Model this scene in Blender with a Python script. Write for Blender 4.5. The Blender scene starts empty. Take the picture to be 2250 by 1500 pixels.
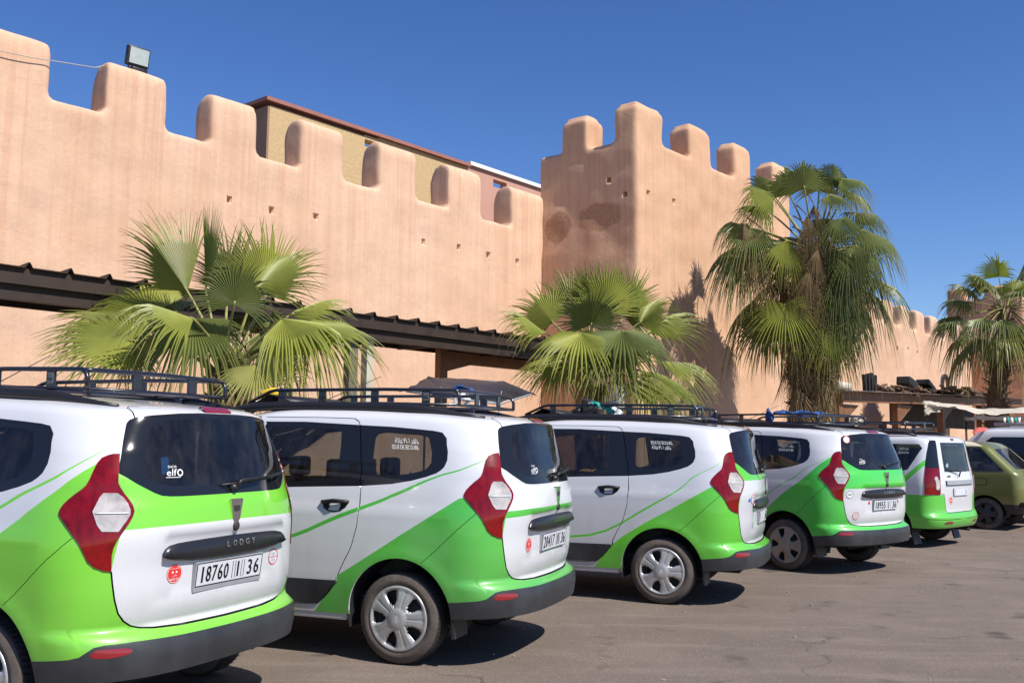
import bpy, bmesh, math, random
import numpy as np
from mathutils import Vector, Matrix
from mathutils.geometry import delaunay_2d_cdt

# ------------------------------------------------------------------ camera, sky, sun, exposure
SC = bpy.context.scene
COL = SC.collection
CAM_F, CAM_P, CAM_R, CAM_H = 2100.0, 0.101783566, 0.0119462506, 1.52913669
_c, _s = math.cos(CAM_P), math.sin(CAM_P)
FW, UPV, RT = Vector((0, _c, _s)), Vector((0, -_s, _c)), Vector((1, 0, 0))
_cr, _sr = math.cos(CAM_R), math.sin(CAM_R)
cd = bpy.data.cameras.new('camera')
cam = bpy.data.objects.new('camera', cd)
COL.objects.link(cam)
X = RT * _cr + UPV * _sr
Y = UPV * _cr - RT * _sr
M = Matrix((X, Y, -FW)).transposed().to_4x4()
M.translation = (0, 0, CAM_H)
cam.matrix_world = M
cd.sensor_width = 36
cd.lens = CAM_F / 2250 * 36
cd.clip_start = 0.05
cd.clip_end = 3000
SC.camera = cam

SUN_AZ, SUN_EL = math.radians(-42), math.radians(50)
world = bpy.data.worlds.new('World')
SC.world = world
world.use_nodes = True
nt = world.node_tree
for n in list(nt.nodes):
    nt.nodes.remove(n)
sky = nt.nodes.new('ShaderNodeTexSky')
sky.sky_type = 'NISHITA'
sky.sun_disc = False
sky.sun_elevation = SUN_EL
sky.sun_rotation = math.radians(90) - SUN_AZ
sky.altitude = 600
sky.air_density = 1.0
sky.dust_density = 0.25
sky.ozone_density = 4.0
hsv = nt.nodes.new('ShaderNodeHueSaturation')
hsv.inputs['Saturation'].default_value = 1.22
hsv.inputs['Value'].default_value = 1.06
hsv.inputs['Hue'].default_value = 0.513
bg = nt.nodes.new('ShaderNodeBackground')
bg.inputs['Strength'].default_value = 0.10
wo = nt.nodes.new('ShaderNodeOutputWorld')
nt.links.new(sky.outputs[0], hsv.inputs['Color'])
# a few faint wisps of high cloud
tcw = nt.nodes.new('ShaderNodeTexCoord')
mpw = nt.nodes.new('ShaderNodeMapping'); mpw.inputs['Scale'].default_value = (2.2, 2.2, 7.0); mpw.inputs['Rotation'].default_value = (0.3, 0.2, 0.4)
nt.links.new(tcw.outputs['Generated'], mpw.inputs['Vector'])
nzw = nt.nodes.new('ShaderNodeTexNoise'); nzw.inputs['Scale'].default_value = 2.3; nzw.inputs['Detail'].default_value = 9; nzw.inputs['Roughness'].default_value = 0.68; nzw.inputs['Distortion'].default_value = 0.6
nt.links.new(mpw.outputs[0], nzw.inputs['Vector'])
rpw = nt.nodes.new('ShaderNodeValToRGB'); rpw.color_ramp.elements[0].position = 0.69; rpw.color_ramp.elements[0].color = (0, 0, 0, 1); rpw.color_ramp.elements[1].position = 0.80; rpw.color_ramp.elements[1].color = (0.10, 0.10, 0.10, 1)
nt.links.new(nzw.outputs['Fac'], rpw.inputs[0])
mxw = nt.nodes.new('ShaderNodeMix'); mxw.data_type = 'RGBA'; mxw.inputs[7].default_value = (9.0, 9.6, 10.5, 1)
nt.links.new(rpw.outputs[0], mxw.inputs[0]); nt.links.new(hsv.outputs[0], mxw.inputs[6])
nt.links.new(mxw.outputs[2], bg.inputs['Color'])
nt.links.new(bg.outputs[0], wo.inputs['Surface'])

sl = bpy.data.lights.new('sun', 'SUN')
sl.energy = 4.7
sl.angle = math.radians(0.53)
sl.color = (1.0, 0.955, 0.88)
sun = bpy.data.objects.new('sun', sl)
COL.objects.link(sun)
SUN = Vector((math.cos(SUN_EL) * math.cos(SUN_AZ), math.cos(SUN_EL) * math.sin(SUN_AZ), math.sin(SUN_EL)))
sun.rotation_euler = SUN.to_track_quat('Z', 'Y').to_euler()

SC.view_settings.view_transform = 'Standard'
SC.view_settings.look = 'None'
SC.view_settings.gamma = 1
SC.view_settings.use_curve_mapping = False
SC.view_settings.exposure = 0.38
SC.render.engine = 'CYCLES'
SC.cycles.max_bounces = 8
SC.cycles.transparent_max_bounces = 16

RNG = random.Random(7)
PI = math.pi

# ------------------------------------------------------------------ helpers
def tag(o, label=None, cat=None, group=None, kind=None):
    if label: o['label'] = label
    if cat: o['category'] = cat
    if group: o['group'] = group
    if kind: o['kind'] = kind
    return o

def empty(name, loc=(0, 0, 0), rz=0, label=None, cat=None, group=None):
    o = bpy.data.objects.new(name, None)
    o.empty_display_size = 0.2
    COL.objects.link(o)
    o.location = loc
    o.rotation_euler = (0, 0, rz)
    return tag(o, label, cat, group)

def link(name, me, parent=None):
    o = bpy.data.objects.new(name, me)
    COL.objects.link(o)
    if parent is not None:
        o.parent = parent
    return o

class MB:
    """mesh collector: pieces go in, one object comes out"""
    def __init__(s):
        s.v, s.f, s.m, s.sm = [], [], [], []
    def add(s, vs, fs, mi=0, smooth=False):
        b = len(s.v)
        s.v += [tuple(v) for v in vs]
        for f in fs:
            s.f.append(tuple(b + i for i in f)); s.m.append(mi); s.sm.append(smooth)
        return s
    def box(s, c, d, rz=0, mi=0, rot=None, bev=0):
        hx, hy, hz = d[0] / 2, d[1] / 2, d[2] / 2
        R = rot if rot is not None else Matrix.Rotation(rz, 3, 'Z')
        c = Vector(c)
        if bev <= 0:
            vs = [c + R @ Vector((x * hx, y * hy, z * hz)) for x in (-1, 1) for y in (-1, 1) for z in (-1, 1)]
            return s.add(vs, [(0, 1, 3, 2), (4, 6, 7, 5), (0, 4, 5, 1), (2, 3, 7, 6), (0, 2, 6, 4), (1, 5, 7, 3)], mi)
        bm = bmesh.new()
        bmesh.ops.create_cube(bm, size=1)
        for v in bm.verts:
            v.co = Vector((v.co.x * d[0], v.co.y * d[1], v.co.z * d[2]))
        bmesh.ops.bevel(bm, geom=bm.edges[:], offset=bev, segments=2, affect='EDGES', profile=0.6)
        bm.verts.index_update()
        s.add([c + R @ v.co for v in bm.verts], [[v.index for v in f.verts] for f in bm.faces], mi, True)
        bm.free()
        return s
    def tube(s, pts, r, n=8, mi=0, cap=True):
        pts = [Vector(p) for p in pts]
        rs = r if isinstance(r, (list, tuple)) else [r] * len(pts)
        rings = []
        prev = None
        for i, p in enumerate(pts):
            t = (pts[min(i + 1, len(pts) - 1)] - pts[max(i - 1, 0)]).normalized()
            if prev is None:
                a = t.orthogonal().normalized()
            else:
                a = (prev - t * prev.dot(t)).normalized()
            prev = a
            b = t.cross(a)
            rings.append([p + (a * math.cos(2 * PI * k / n) + b * math.sin(2 * PI * k / n)) * rs[i] for k in range(n)])
        vs = [v for rg in rings for v in rg]
        fs = []
        for i in range(len(pts) - 1):
            for k in range(n):
                fs.append((i * n + k, i * n + (k + 1) % n, (i + 1) * n + (k + 1) % n, (i + 1) * n + k))
        if cap:
            fs.append(tuple(reversed(range(n))))
            fs.append(tuple(range((len(pts) - 1) * n, len(pts) * n)))
        return s.add(vs, fs, mi, True)
    def prism(s, poly, h0, h1, f=None, mi=0):
        """polygon (a,b) extruded between h0 and h1; f maps (a,b,h) to xyz"""
        f = f or (lambda a, b, h: (a, b, h))
        n = len(poly)
        vs = [f(a, b, h0) for a, b in poly] + [f(a, b, h1) for a, b in poly]
        fs = [tuple(reversed(range(n))), tuple(range(n, 2 * n))]
        fs += [(i, (i + 1) % n, n + (i + 1) % n, n + i) for i in range(n)]
        return s.add(vs, fs, mi)
    def lathe(s, prof, n=32, f=None, mi=0, mis=None):
        """profile of (radius, axial)"""
        f = f or (lambda x, y, z: (x, y, z))
        vs = []
        for r, a in prof:
            for k in range(n):
                t = 2 * PI * k / n
                vs.append(f(r * math.cos(t), r * math.sin(t), a))
        b = len(s.v)
        s.v += [tuple(v) for v in vs]
        for i in range(len(prof) - 1):
            for k in range(n):
                s.f.append((b + i * n + k, b + i * n + (k + 1) % n, b + (i + 1) * n + (k + 1) % n, b + (i + 1) * n + k))
                s.m.append(mis[i] if mis else mi); s.sm.append(True)
        return s
    def mesh(s, name, mats):
        me = bpy.data.meshes.new(name)
        me.from_pydata(s.v, [], s.f)
        me.polygons.foreach_set('material_index', s.m)
        me.polygons.foreach_set('use_smooth', s.sm)
        for m in (mats if isinstance(mats, (list, tuple)) else [mats]):
            me.materials.append(m)
        bm = bmesh.new(); bm.from_mesh(me)
        bmesh.ops.recalc_face_normals(bm, faces=bm.faces[:])
        bm.to_mesh(me); bm.free()
        me.update()
        return me
    def build(s, name, mats, parent=None):
        return link(name, s.mesh(name, mats), parent)

def ray(px, py):
    a = (px - 1125) / CAM_F; b = (750 - py) / CAM_F
    u = a * _cr - b * _sr; w = a * _sr + b * _cr
    return FW + RT * u + UPV * w
def at(px, py, depth):
    """the world point seen at a photo pixel, `depth` metres along +Y"""
    r = ray(px, py)
    return Vector((0, 0, CAM_H)) + r * (depth / r.y)

# wall frame: s runs along the wall, c is the offset towards the camera
WN = Vector((0.76377682, -0.64548041, 0)); WD = Vector((0.64548041, 0.76377682, 0))
WROT = math.atan2(WD.y, WD.x)
def W(s, c, z=0):
    return WD * s + WN * c + Vector((0, 0, z))
# ------------------------------------------------------------------ materials
def newmat(name):
    m = bpy.data.materials.new(name)
    m.use_nodes = True
    t = m.node_tree
    b = t.nodes['Principled BSDF']
    return m, t, b
def N(t, typ, **kw):
    n = t.nodes.new(typ)
    for k, v in kw.items():
        if k in n.inputs: n.inputs[k].default_value = v
        else: setattr(n, k, v)
    return n
def L(t, a, b): t.links.new(a, b)
def ramp(t, fac, stops):
    r = t.nodes.new('ShaderNodeValToRGB')
    e = r.color_ramp.elements
    while len(e) < len(stops): e.new(0.5)
    for i, (p, c) in enumerate(stops):
        e[i].position = p
        e[i].color = (c, c, c, 1) if isinstance(c, (int, float)) else (*c, 1)
    t.links.new(fac, r.inputs[0])
    return r.outputs[0]
def mix(t, fac, a, b, mode='MIX'):
    m = t.nodes.new('ShaderNodeMix')
    m.data_type = 'RGBA'; m.blend_type = mode
    for sock, v in ((m.inputs[0], fac), (m.inputs[6], a), (m.inputs[7], b)):
        if isinstance(v, bpy.types.NodeSocket): t.links.new(v, sock)
        elif isinstance(v, (int, float)): sock.default_value = v if sock.type == 'VALUE' else (v, v, v, 1)
        else: sock.default_value = (*v, 1)
    return m.outputs[2]
def noise(t, vec, scale, detail=4, rough=0.55, dist=0):
    n = N(t, 'ShaderNodeTexNoise')
    n.inputs['Scale'].default_value = scale
    n.inputs['Detail'].default_value = detail
    n.inputs['Roughness'].default_value = rough
    n.inputs['Distortion'].default_value = dist
    if vec is not None: t.links.new(vec, n.inputs['Vector'])
    return n.outputs['Fac']
def mapping(t, vec, sc, loc=(0, 0, 0), rot=(0, 0, 0)):
    m = N(t, 'ShaderNodeMapping')
    m.inputs['Scale'].default_value = sc
    m.inputs['Location'].default_value = loc
    m.inputs['Rotation'].default_value = rot
    t.links.new(vec, m.inputs['Vector'])
    return m.outputs[0]
def bump(t, b, h, strength=0.3, dist=0.01):
    n = N(t, 'ShaderNodeBump')
    n.inputs['Strength'].default_value = strength
    n.inputs['Distance'].default_value = dist
    t.links.new(h, n.inputs['Height'])
    t.links.new(n.outputs[0], b.inputs['Normal'])
def plain(name, col, rough=0.6, metal=0, coat=0, var=0.0, vscale=6, bmp=0, spec=None, alpha=None):
    m, t, b = newmat(name)
    b.inputs['Base Color'].default_value = (*col, 1)
    b.inputs['Roughness'].default_value = rough
    b.inputs['Metallic'].default_value = metal
    b.inputs['Coat Weight'].default_value = coat
    b.inputs['Coat Roughness'].default_value = 0.04
    if spec is not None: b.inputs['Specular IOR Level'].default_value = spec
    if var or bmp:
        tc = N(t, 'ShaderNodeTexCoord')
        f = noise(t, tc.outputs['Object'], vscale, 6)
        if var:
            lo = tuple(max(0, c * (1 - var)) for c in col); hi = tuple(min(1, c * (1 + var)) for c in col)
            L(t, ramp(t, f, [(0.3, lo), (0.7, hi)]), b.inputs['Base Color'])
            L(t, ramp(t, f, [(0.3, max(0.02, rough - 0.08)), (0.75, min(1, rough + 0.1))]), b.inputs['Roughness'])
        if bmp:
            bump(t, b, noise(t, tc.outputs['Object'], vscale * 6, 4), bmp, 0.01)
    return m

def paint(name, col, dirt=0.35):
    """car paint with a clear coat and a film of road dust that thickens low down"""
    m, t, b = newmat(name)
    tc = N(t, 'ShaderNodeTexCoord')
    sep = N(t, 'ShaderNodeSeparateXYZ'); L(t, tc.outputs['Object'], sep.inputs[0])
    low = N(t, 'ShaderNodeMapRange'); low.inputs['From Min'].default_value = 1.0; low.inputs['From Max'].default_value = 0.25
    L(t, sep.outputs['Z'], low.inputs['Value'])
    n1 = noise(t, tc.outputs['Object'], 3.0, 6, 0.65)
    n2 = noise(t, mapping(t, tc.outputs['Object'], (14, 14, 2)), 1.0, 5, 0.6)
    mm = N(t, 'ShaderNodeMath', operation='MULTIPLY'); L(t, n1, mm.inputs[0]); L(t, n2, mm.inputs[1])
    ms = N(t, 'ShaderNodeMath', operation='MULTIPLY'); L(t, low.outputs[0], ms.inputs[0]); L(t, mm.outputs[0], ms.inputs[1])
    f = N(t, 'ShaderNodeMath', operation='MULTIPLY_ADD'); f.inputs[1].default_value = dirt * 2.2; f.inputs[2].default_value = 0.02
    L(t, ms.outputs[0], f.inputs[0])
    fc = N(t, 'ShaderNodeMath', operation='MINIMUM'); L(t, f.outputs[0], fc.inputs[0]); fc.inputs[1].default_value = 0.75
    L(t, mix(t, fc.outputs[0], col, (0.22, 0.17, 0.13)), b.inputs['Base Color'])
    rr = N(t, 'ShaderNodeMath', operation='MULTIPLY_ADD'); rr.inputs[1].default_value = 0.5; rr.inputs[2].default_value = 0.36
    L(t, fc.outputs[0], rr.inputs[0]); L(t, rr.outputs[0], b.inputs['Roughness'])
    b.inputs['Coat Weight'].default_value = 0.9
    cr = N(t, 'ShaderNodeMath', operation='MULTIPLY_ADD'); cr.inputs[1].default_value = 0.5; cr.inputs[2].default_value = 0.06
    L(t, fc.outputs[0], cr.inputs[0]); L(t, cr.outputs[0], b.inputs['Coat Roughness'])
    return m

def glass(name, tint, dark=0.0, rough=0.02):
    m, t, b = newmat(name)
    t.nodes.remove(b)
    out = t.nodes['Material Output']
    tr = N(t, 'ShaderNodeBsdfTransparent'); tr.inputs[0].default_value = (*tint, 1)
    gl = N(t, 'ShaderNodeBsdfGlossy'); gl.inputs['Roughness'].default_value = rough
    gl.inputs['Color'].default_value = (0.95, 0.97, 1, 1)
    fr = N(t, 'ShaderNodeFresnel'); fr.inputs['IOR'].default_value = 1.5
    ms = N(t, 'ShaderNodeMixShader')
    L(t, fr.outputs[0], ms.inputs[0]); L(t, tr.outputs[0], ms.inputs[1]); L(t, gl.outputs[0], ms.inputs[2])
    # thin grey dust film
    df = N(t, 'ShaderNodeBsdfDiffuse'); df.inputs[0].default_value = (0.45, 0.4, 0.35, 1)
    tc = N(t, 'ShaderNodeTexCoord')
    d = ramp(t, noise(t, mapping(t, tc.outputs['Object'], (3, 3, 1.2)), 2.5, 7, 0.7), [(0.42, 0.010), (0.75, 0.06)])
    m2 = N(t, 'ShaderNodeMixShader'); L(t, d, m2.inputs[0]); L(t, ms.outputs[0], m2.inputs[1]); L(t, df.outputs[0], m2.inputs[2])
    L(t, m2.outputs[0], out.inputs[0])
    return m

def wall_mat(name, base, stains=False, streak=1.0):
    m, t, b = newmat(name)
    tc = N(t, 'ShaderNodeTexCoord'); ob = tc.outputs['Object']
    big = noise(t, ob, 0.35, 6, 0.6)
    st = noise(t, mapping(t, ob, (5.5, 5.5, 0.16)), 1.0, 6, 0.6)
    st2 = noise(t, mapping(t, ob, (22, 22, 0.35), (3, 1, 0)), 1.0, 4, 0.5)
    st3 = noise(t, mapping(t, ob, (0.8, 0.8, 3.0), (9, 4, 0)), 1.0, 5, 0.6)
    fine = noise(t, ob, 9.0, 8, 0.65)
    lo = tuple(c * k for c, k in zip(base, (0.90, 0.84, 0.80))); hi = tuple(min(1, c * k) for c, k in zip(base, (1.05, 1.08, 1.13)))
    c1 = ramp(t, big, [(0.3, lo), (0.7, hi)])
    # rain streaks are strongest below the merlons and fade to the foot
    sp = N(t, 'ShaderNodeSeparateXYZ'); L(t, ob, sp.inputs[0])
    hz = N(t, 'ShaderNodeMapRange'); hz.inputs['From Min'].default_value = 2.0; hz.inputs['From Max'].default_value = 8.5
    hz.inputs['To Min'].default_value = 0.25; hz.inputs['To Max'].default_value = 1.0
    L(t, sp.outputs['Z'], hz.inputs['Value'])
    s1 = ramp(t, st, [(0.36, 1.0), (0.52, 0.0)])
    s1b = ramp(t, st, [(0.52, 0.0), (0.68, 1.0)])
    mu = N(t, 'ShaderNodeMath', operation='MULTIPLY'); L(t, s1, mu.inputs[0]); L(t, hz.outputs[0], mu.inputs[1])
    mu2 = N(t, 'ShaderNodeMath', operation='MULTIPLY'); L(t, mu.outputs[0], mu2.inputs[0]); mu2.inputs[1].default_value = 0.55 * streak
    c2 = mix(t, mu2.outputs[0], c1, tuple(c * k for c, k in zip(base, (0.84, 0.72, 0.68))))
    mu3 = N(t, 'ShaderNodeMath', operation='MULTIPLY'); L(t, s1b, mu3.inputs[0]); mu3.inputs[1].default_value = 0.30 * streak
    c3 = mix(t, mu3.outputs[0], c2, tuple(min(1, c * k) for c, k in zip(base, (1.10, 1.16, 1.22))))
    s2 = ramp(t, st2, [(0.35, 0.25 * streak), (0.6, 0.0)])
    c4 = mix(t, s2, c3, tuple(c * 0.82 for c in base))
    # drip marks: narrow, darker and pinker, hanging from the crenels
    dr = noise(t, mapping(t, ob, (9, 9, 0.10), (1, 7, 2)), 1.0, 7, 0.7)
    md = N(t, 'ShaderNodeMath', operation='MULTIPLY'); L(t, ramp(t, dr, [(0.53, 0.0), (0.60, 0.75 * streak)]), md.inputs[0]); L(t, hz.outputs[0], md.inputs[1])
    c4 = mix(t, md.outputs[0], c4, tuple(c * k for c, k in zip(base, (0.86, 0.74, 0.70))))
    c5 = mix(t, ramp(t, st3, [(0.5, 0.0), (0.72, 0.18)]), c4, tuple(min(1, c * k) for c, k in zip(base, (1.02, 1.03, 0.95))))
    c6 = mix(t, ramp(t, fine, [(0.35, 0.22), (0.6, 0.0)]), c5, tuple(c * 0.74 for c in base))
    if stains:
        # bare mortar where the render has come off: two patches with a shape of their own
        cur = c6
        for (px, pz, rx, rz, seed) in stains:
            mp = mapping(t, ob, (0, 1 / rx, 1 / rz), (0, -px / rx, -pz / rz))
            ln = N(t, 'ShaderNodeVectorMath', operation='LENGTH'); L(t, mp, ln.inputs[0])
            wv = noise(t, ob, 3.5, 6, 0.6)
            ad = N(t, 'ShaderNodeMath', operation='MULTIPLY_ADD'); L(t, wv, ad.inputs[0]); ad.inputs[1].default_value = 0.8
            L(t, ln.outputs['Value'], ad.inputs[2])
            k = ramp(t, ad.outputs[0], [(1.28 / 2, 0.8), (1.44 / 2, 0.0)])
            hf = N(t, 'ShaderNodeMath', operation='MULTIPLY'); L(t, ad.outputs[0], hf.inputs[0]); hf.inputs[1].default_value = 0.5
            L(t, hf.outputs[0], k.node.inputs[0])
            cur = mix(t, k, cur, ramp(t, noise(t, ob, 16, 6), [(0.35, (0.33, 0.185, 0.11)), (0.65, (0.47, 0.275, 0.165))]))
        c6 = cur
    L(t, c6, b.inputs['Base Color'])
    b.inputs['Roughness'].default_value = 0.95
    b.inputs['Specular IOR Level'].default_value = 0.15
    h = N(t, 'ShaderNodeMath', operation='MULTIPLY_ADD'); L(t, fine, h.inputs[0]); h.inputs[1].default_value = 0.4
    L(t, noise(t, ob, 1.6, 5, 0.6), h.inputs[2])
    h2 = N(t, 'ShaderNodeMath', operation='MULTIPLY_ADD'); L(t, noise(t, ob, 45, 3), h2.inputs[0]); h2.inputs[1].default_value = 0.12; L(t, h.outputs[0], h2.inputs[2])
    bump(t, b, h2.outputs[0], 0.55, 0.035)
    return m

def leaf_mat(name, c0, c1, trans=0.35, rough=0.42):
    m, t, b = newmat(name)
    out = t.nodes['Material Output']
    oi = N(t, 'ShaderNodeObjectInfo')
    tc = N(t, 'ShaderNodeTexCoord')
    n = noise(t, tc.outputs['Object'], 2.2, 4)
    ad = N(t, 'ShaderNodeMath', operation='MULTIPLY_ADD'); L(t, oi.outputs['Random'], ad.inputs[0]); ad.inputs[1].default_value = 0.55; L(t, n, ad.inputs[2])
    col = ramp(t, ad.outputs[0], [(0.30, c0), (1.0, c1)])
    rb = N(t, 'ShaderNodeAttribute'); rb.attribute_name = 'rib_fold_shade'
    col = mix(t, rb.outputs['Fac'], mix(t, 1.0, col, (0.50, 0.52, 0.45), 'MULTIPLY'), mix(t, 0.30, mix(t, 1.0, col, (1.45, 1.35, 1.2), 'MULTIPLY'), (0.42, 0.42, 0.16)))  # segment edges darkened as painted fold shade, centre lightened as the yellowish midrib
    at_ = N(t, 'ShaderNodeAttribute'); at_.attribute_name = 'tip'
    col = mix(t, at_.outputs['Fac'], col, (0.30, 0.24, 0.09))
    L(t, col, b.inputs['Base Color'])
    b.inputs['Roughness'].default_value = rough
    b.inputs['Specular IOR Level'].default_value = 0.4
    tr = N(t, 'ShaderNodeBsdfTranslucent')
    tcx = mix(t, 0.5, col, (0.45, 0.6, 0.08), 'MIX')
    L(t, tcx, tr.inputs[0])
    ms = N(t, 'ShaderNodeMixShader'); ms.inputs[0].default_value = trans
    L(t, b.outputs[0], ms.inputs[1]); L(t, tr.outputs[0], ms.inputs[2]); L(t, ms.outputs[0], out.inputs[0])
    return m

def asphalt():
    m, t, b = newmat('asphalt')
    tc = N(t, 'ShaderNodeTexCoord'); ob = tc.outputs['Object']
    big = noise(t, ob, 0.25, 7, 0.6)
    mid = noise(t, mapping(t, ob, (1, 1, 1), rot=(0, 0, 0.6)), 1.3, 8, 0.65)
    streak = noise(t, mapping(t, ob, (0.35, 2.6, 1), rot=(0, 0, -0.35)), 1.6, 6, 0.6)
    fine = noise(t, ob, 55, 4, 0.7)
    c = ramp(t, big, [(0.28, (0.170, 0.130, 0.102)), (0.72, (0.232, 0.182, 0.145))])
    c = mix(t, ramp(t, mid, [(0.44, 0.42), (0.62, 0.0)]), c, (0.135, 0.104, 0.084))
    c = mix(t, ramp(t, streak, [(0.52, 0.0), (0.72, 0.55)]), c, (0.28, 0.222, 0.176))
    c = mix(t, ramp(t, fine, [(0.40, 0.35), (0.58, 0.0)]), c, (0.08, 0.066, 0.058))
    vo = N(t, 'ShaderNodeTexVoronoi'); vo.inputs['Scale'].default_value = 85; L(t, ob, vo.inputs['Vector'])
    c = mix(t, ramp(t, vo.outputs['Color'], [(0.72, 0.0), (0.93, 0.35)]), c, (0.34, 0.29, 0.25))
    # oil drips
    oil = noise(t, ob, 2.1, 3, 0.5)
    c = mix(t, ramp(t, oil, [(0.27, 0.7), (0.37, 0.0)]), c, (0.055, 0.047, 0.042))
    # cracks
    wr = N(t, 'ShaderNodeTexNoise'); wr.inputs['Scale'].default_value = 1.4; wr.inputs['Detail'].default_value = 6; L(t, ob, wr.inputs['Vector'])
    ad = N(t, 'ShaderNodeVectorMath', operation='MULTIPLY_ADD'); L(t, wr.outputs['Color'], ad.inputs[0]); ad.inputs[1].default_value = (0.9, 0.9, 0.9); L(t, ob, ad.inputs[2])
    cr = N(t, 'ShaderNodeTexVoronoi', feature='DISTANCE_TO_EDGE'); cr.inputs['Scale'].default_value = 0.33; L(t, ad.outputs[0], cr.inputs['Vector'])
    ck = ramp(t, cr.outputs['Distance'], [(0.0, 1.0), (0.007, 0.0)])
    gate = ramp(t, noise(t, ob, 0.6, 3), [(0.47, 0.0), (0.56, 0.6)])
    mu = N(t, 'ShaderNodeMath', operation='MULTIPLY'); L(t, ck, mu.inputs[0]); L(t, gate, mu.inputs[1])
    c = mix(t, mu.outputs[0], c, (0.05, 0.042, 0.036))
    L(t, c, b.inputs['Base Color'])
    b.inputs['Roughness'].default_value = 0.88
    b.inputs['Specular IOR Level'].default_value = 0.25
    h = N(t, 'ShaderNodeMath', operation='MULTIPLY_ADD'); L(t, mid, h.inputs[0]); h.inputs[1].default_value = 0.9; L(t, fine, h.inputs[2])
    h2 = N(t, 'ShaderNodeMath', operation='SUBTRACT'); L(t, h.outputs[0], h2.inputs[0]); L(t, mu.outputs[0], h2.inputs[1])
    bump(t, b, h2.outputs[0], 0.55, 0.012)
    return m

def lamp_mat(name, col, rough=0.12):
    m, t, b = newmat(name)
    tc = N(t, 'ShaderNodeTexCoord')
    n = noise(t, mapping(t, tc.outputs['Object'], (9, 9, 5)), 1.5, 4, 0.6, 0.8)
    lo = tuple(c * 0.6 for c in col)
    hi = tuple(min(1, c * 1.35) for c in col)
    L(t, ramp(t, n, [(0.35, lo), (0.52, col), (0.68, hi)]), b.inputs['Base Color'])
    b.inputs['Roughness'].default_value = 0.2
    b.inputs['Metallic'].default_value = 0.0
    b.inputs['Coat Weight'].default_value = 0.55
    b.inputs['Specular IOR Level'].default_value = 0.25
    b.inputs['Coat Roughness'].default_value = 0.04
    return m

WALLC = (0.675, 0.447, 0.302)
M = {}
M['wall'] = wall_mat('earthen_render', WALLC)
M['tower'] = wall_mat('tower_render', (0.65, 0.41, 0.258), stains=[(13.10, 6.90, 0.66, 0.36, 1), (14.32, 6.78, 0.42, 0.42, 2)], streak=0.7)
M['hole'] = plain('hole_earth', (0.10, 0.055, 0.035), 0.95)
M['asphalt'] = asphalt()
M['ochre'] = plain('ochre_roughcast', (0.52, 0.37, 0.19), 0.95, var=0.14, vscale=14, bmp=0.9)
M['pinkwall'] = plain('pink_render', (0.50, 0.28, 0.21), 0.9, var=0.08, vscale=1)
M['coping'] = plain('red_coping', (0.32, 0.13, 0.095), 0.7, var=0.1)
M['whitecoping'] = plain('white_coping', (0.8, 0.78, 0.75), 0.6)
M['brownwall'] = plain('brown_render', (0.30, 0.18, 0.115), 0.9, var=0.1, vscale=1)
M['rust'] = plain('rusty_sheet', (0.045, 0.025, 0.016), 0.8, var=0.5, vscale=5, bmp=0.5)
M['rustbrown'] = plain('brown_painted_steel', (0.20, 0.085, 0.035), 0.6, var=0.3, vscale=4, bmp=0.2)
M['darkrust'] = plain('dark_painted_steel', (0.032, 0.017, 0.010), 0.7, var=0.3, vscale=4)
M['sheet'] = plain('galvanised_sheet', (0.16, 0.12, 0.10), 0.6, metal=0.2, var=0.4, vscale=3, bmp=0.3)
M['postgrey'] = plain('grey_green_post', (0.13, 0.12, 0.085), 0.7, var=0.25, vscale=5)
M['postpale'] = plain('pale_post', (0.50, 0.46, 0.36), 0.7, var=0.12, vscale=5)
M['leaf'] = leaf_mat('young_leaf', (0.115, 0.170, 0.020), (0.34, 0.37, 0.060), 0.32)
M['leafdark'] = leaf_mat('dark_or_shaded_leaf', (0.022, 0.050, 0.011), (0.092, 0.130, 0.026), 0.20)  # own dark green; also shade put into the colour of some fans
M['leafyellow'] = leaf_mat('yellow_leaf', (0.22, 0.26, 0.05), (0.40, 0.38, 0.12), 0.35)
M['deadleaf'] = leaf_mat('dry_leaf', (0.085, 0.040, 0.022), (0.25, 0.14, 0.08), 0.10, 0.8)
M['petiole'] = plain('petiole', (0.25, 0.24, 0.07), 0.5, var=0.3, vscale=8)
M['bark'] = plain('palm_bark', (0.13, 0.08, 0.05), 0.95, var=0.5, vscale=9, bmp=0.9)
M['black'] = plain('black_plastic', (0.018, 0.018, 0.02), 0.5, var=0.15, vscale=7)
M['bumper'] = plain('bumper_plastic', (0.032, 0.033, 0.036), 0.48, var=0.35, vscale=4, bmp=0.12)
M['flat'] = plain('inner_black', (0.008, 0.008, 0.009), 0.85)
M['frit'] = plain('black_glass_border', (0.012, 0.013, 0.016), 0.07)
M['strip'] = plain('smooth_dark_plastic', (0.016, 0.016, 0.019), 0.32)
M['rail'] = plain('roof_rail_plastic', (0.014, 0.013, 0.015), 0.42)
M['rack'] = plain('rack_enamel', (0.010, 0.011, 0.020), 0.28, coat=0.4)
M['glass'] = glass('window_glass', (0.42, 0.44, 0.43))
M['glassrear'] = glass('tailgate_glass', (0.36, 0.40, 0.41))
M['lamp'] = lamp_mat('red_lamp', (0.185, 0.0012, 0.002))
M['lens'] = plain('clear_lamp', (0.46, 0.42, 0.38), 0.2, metal=0.1, coat=1, var=0.45, vscale=9, bmp=0.15)
M['reflector'] = plain('red_reflector', (0.24, 0.006, 0.012), 0.25, coat=1)
M['chrome'] = plain('chrome', (0.62, 0.63, 0.66), 0.14, metal=1)
M['silver'] = plain('silver_plastic', (0.48, 0.475, 0.47), 0.38, metal=0.5, var=0.12, vscale=8)
M['silverdull'] = plain('dusty_silver_plastic', (0.30, 0.27, 0.24), 0.5, metal=0.4, var=0.2, vscale=8)
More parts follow.
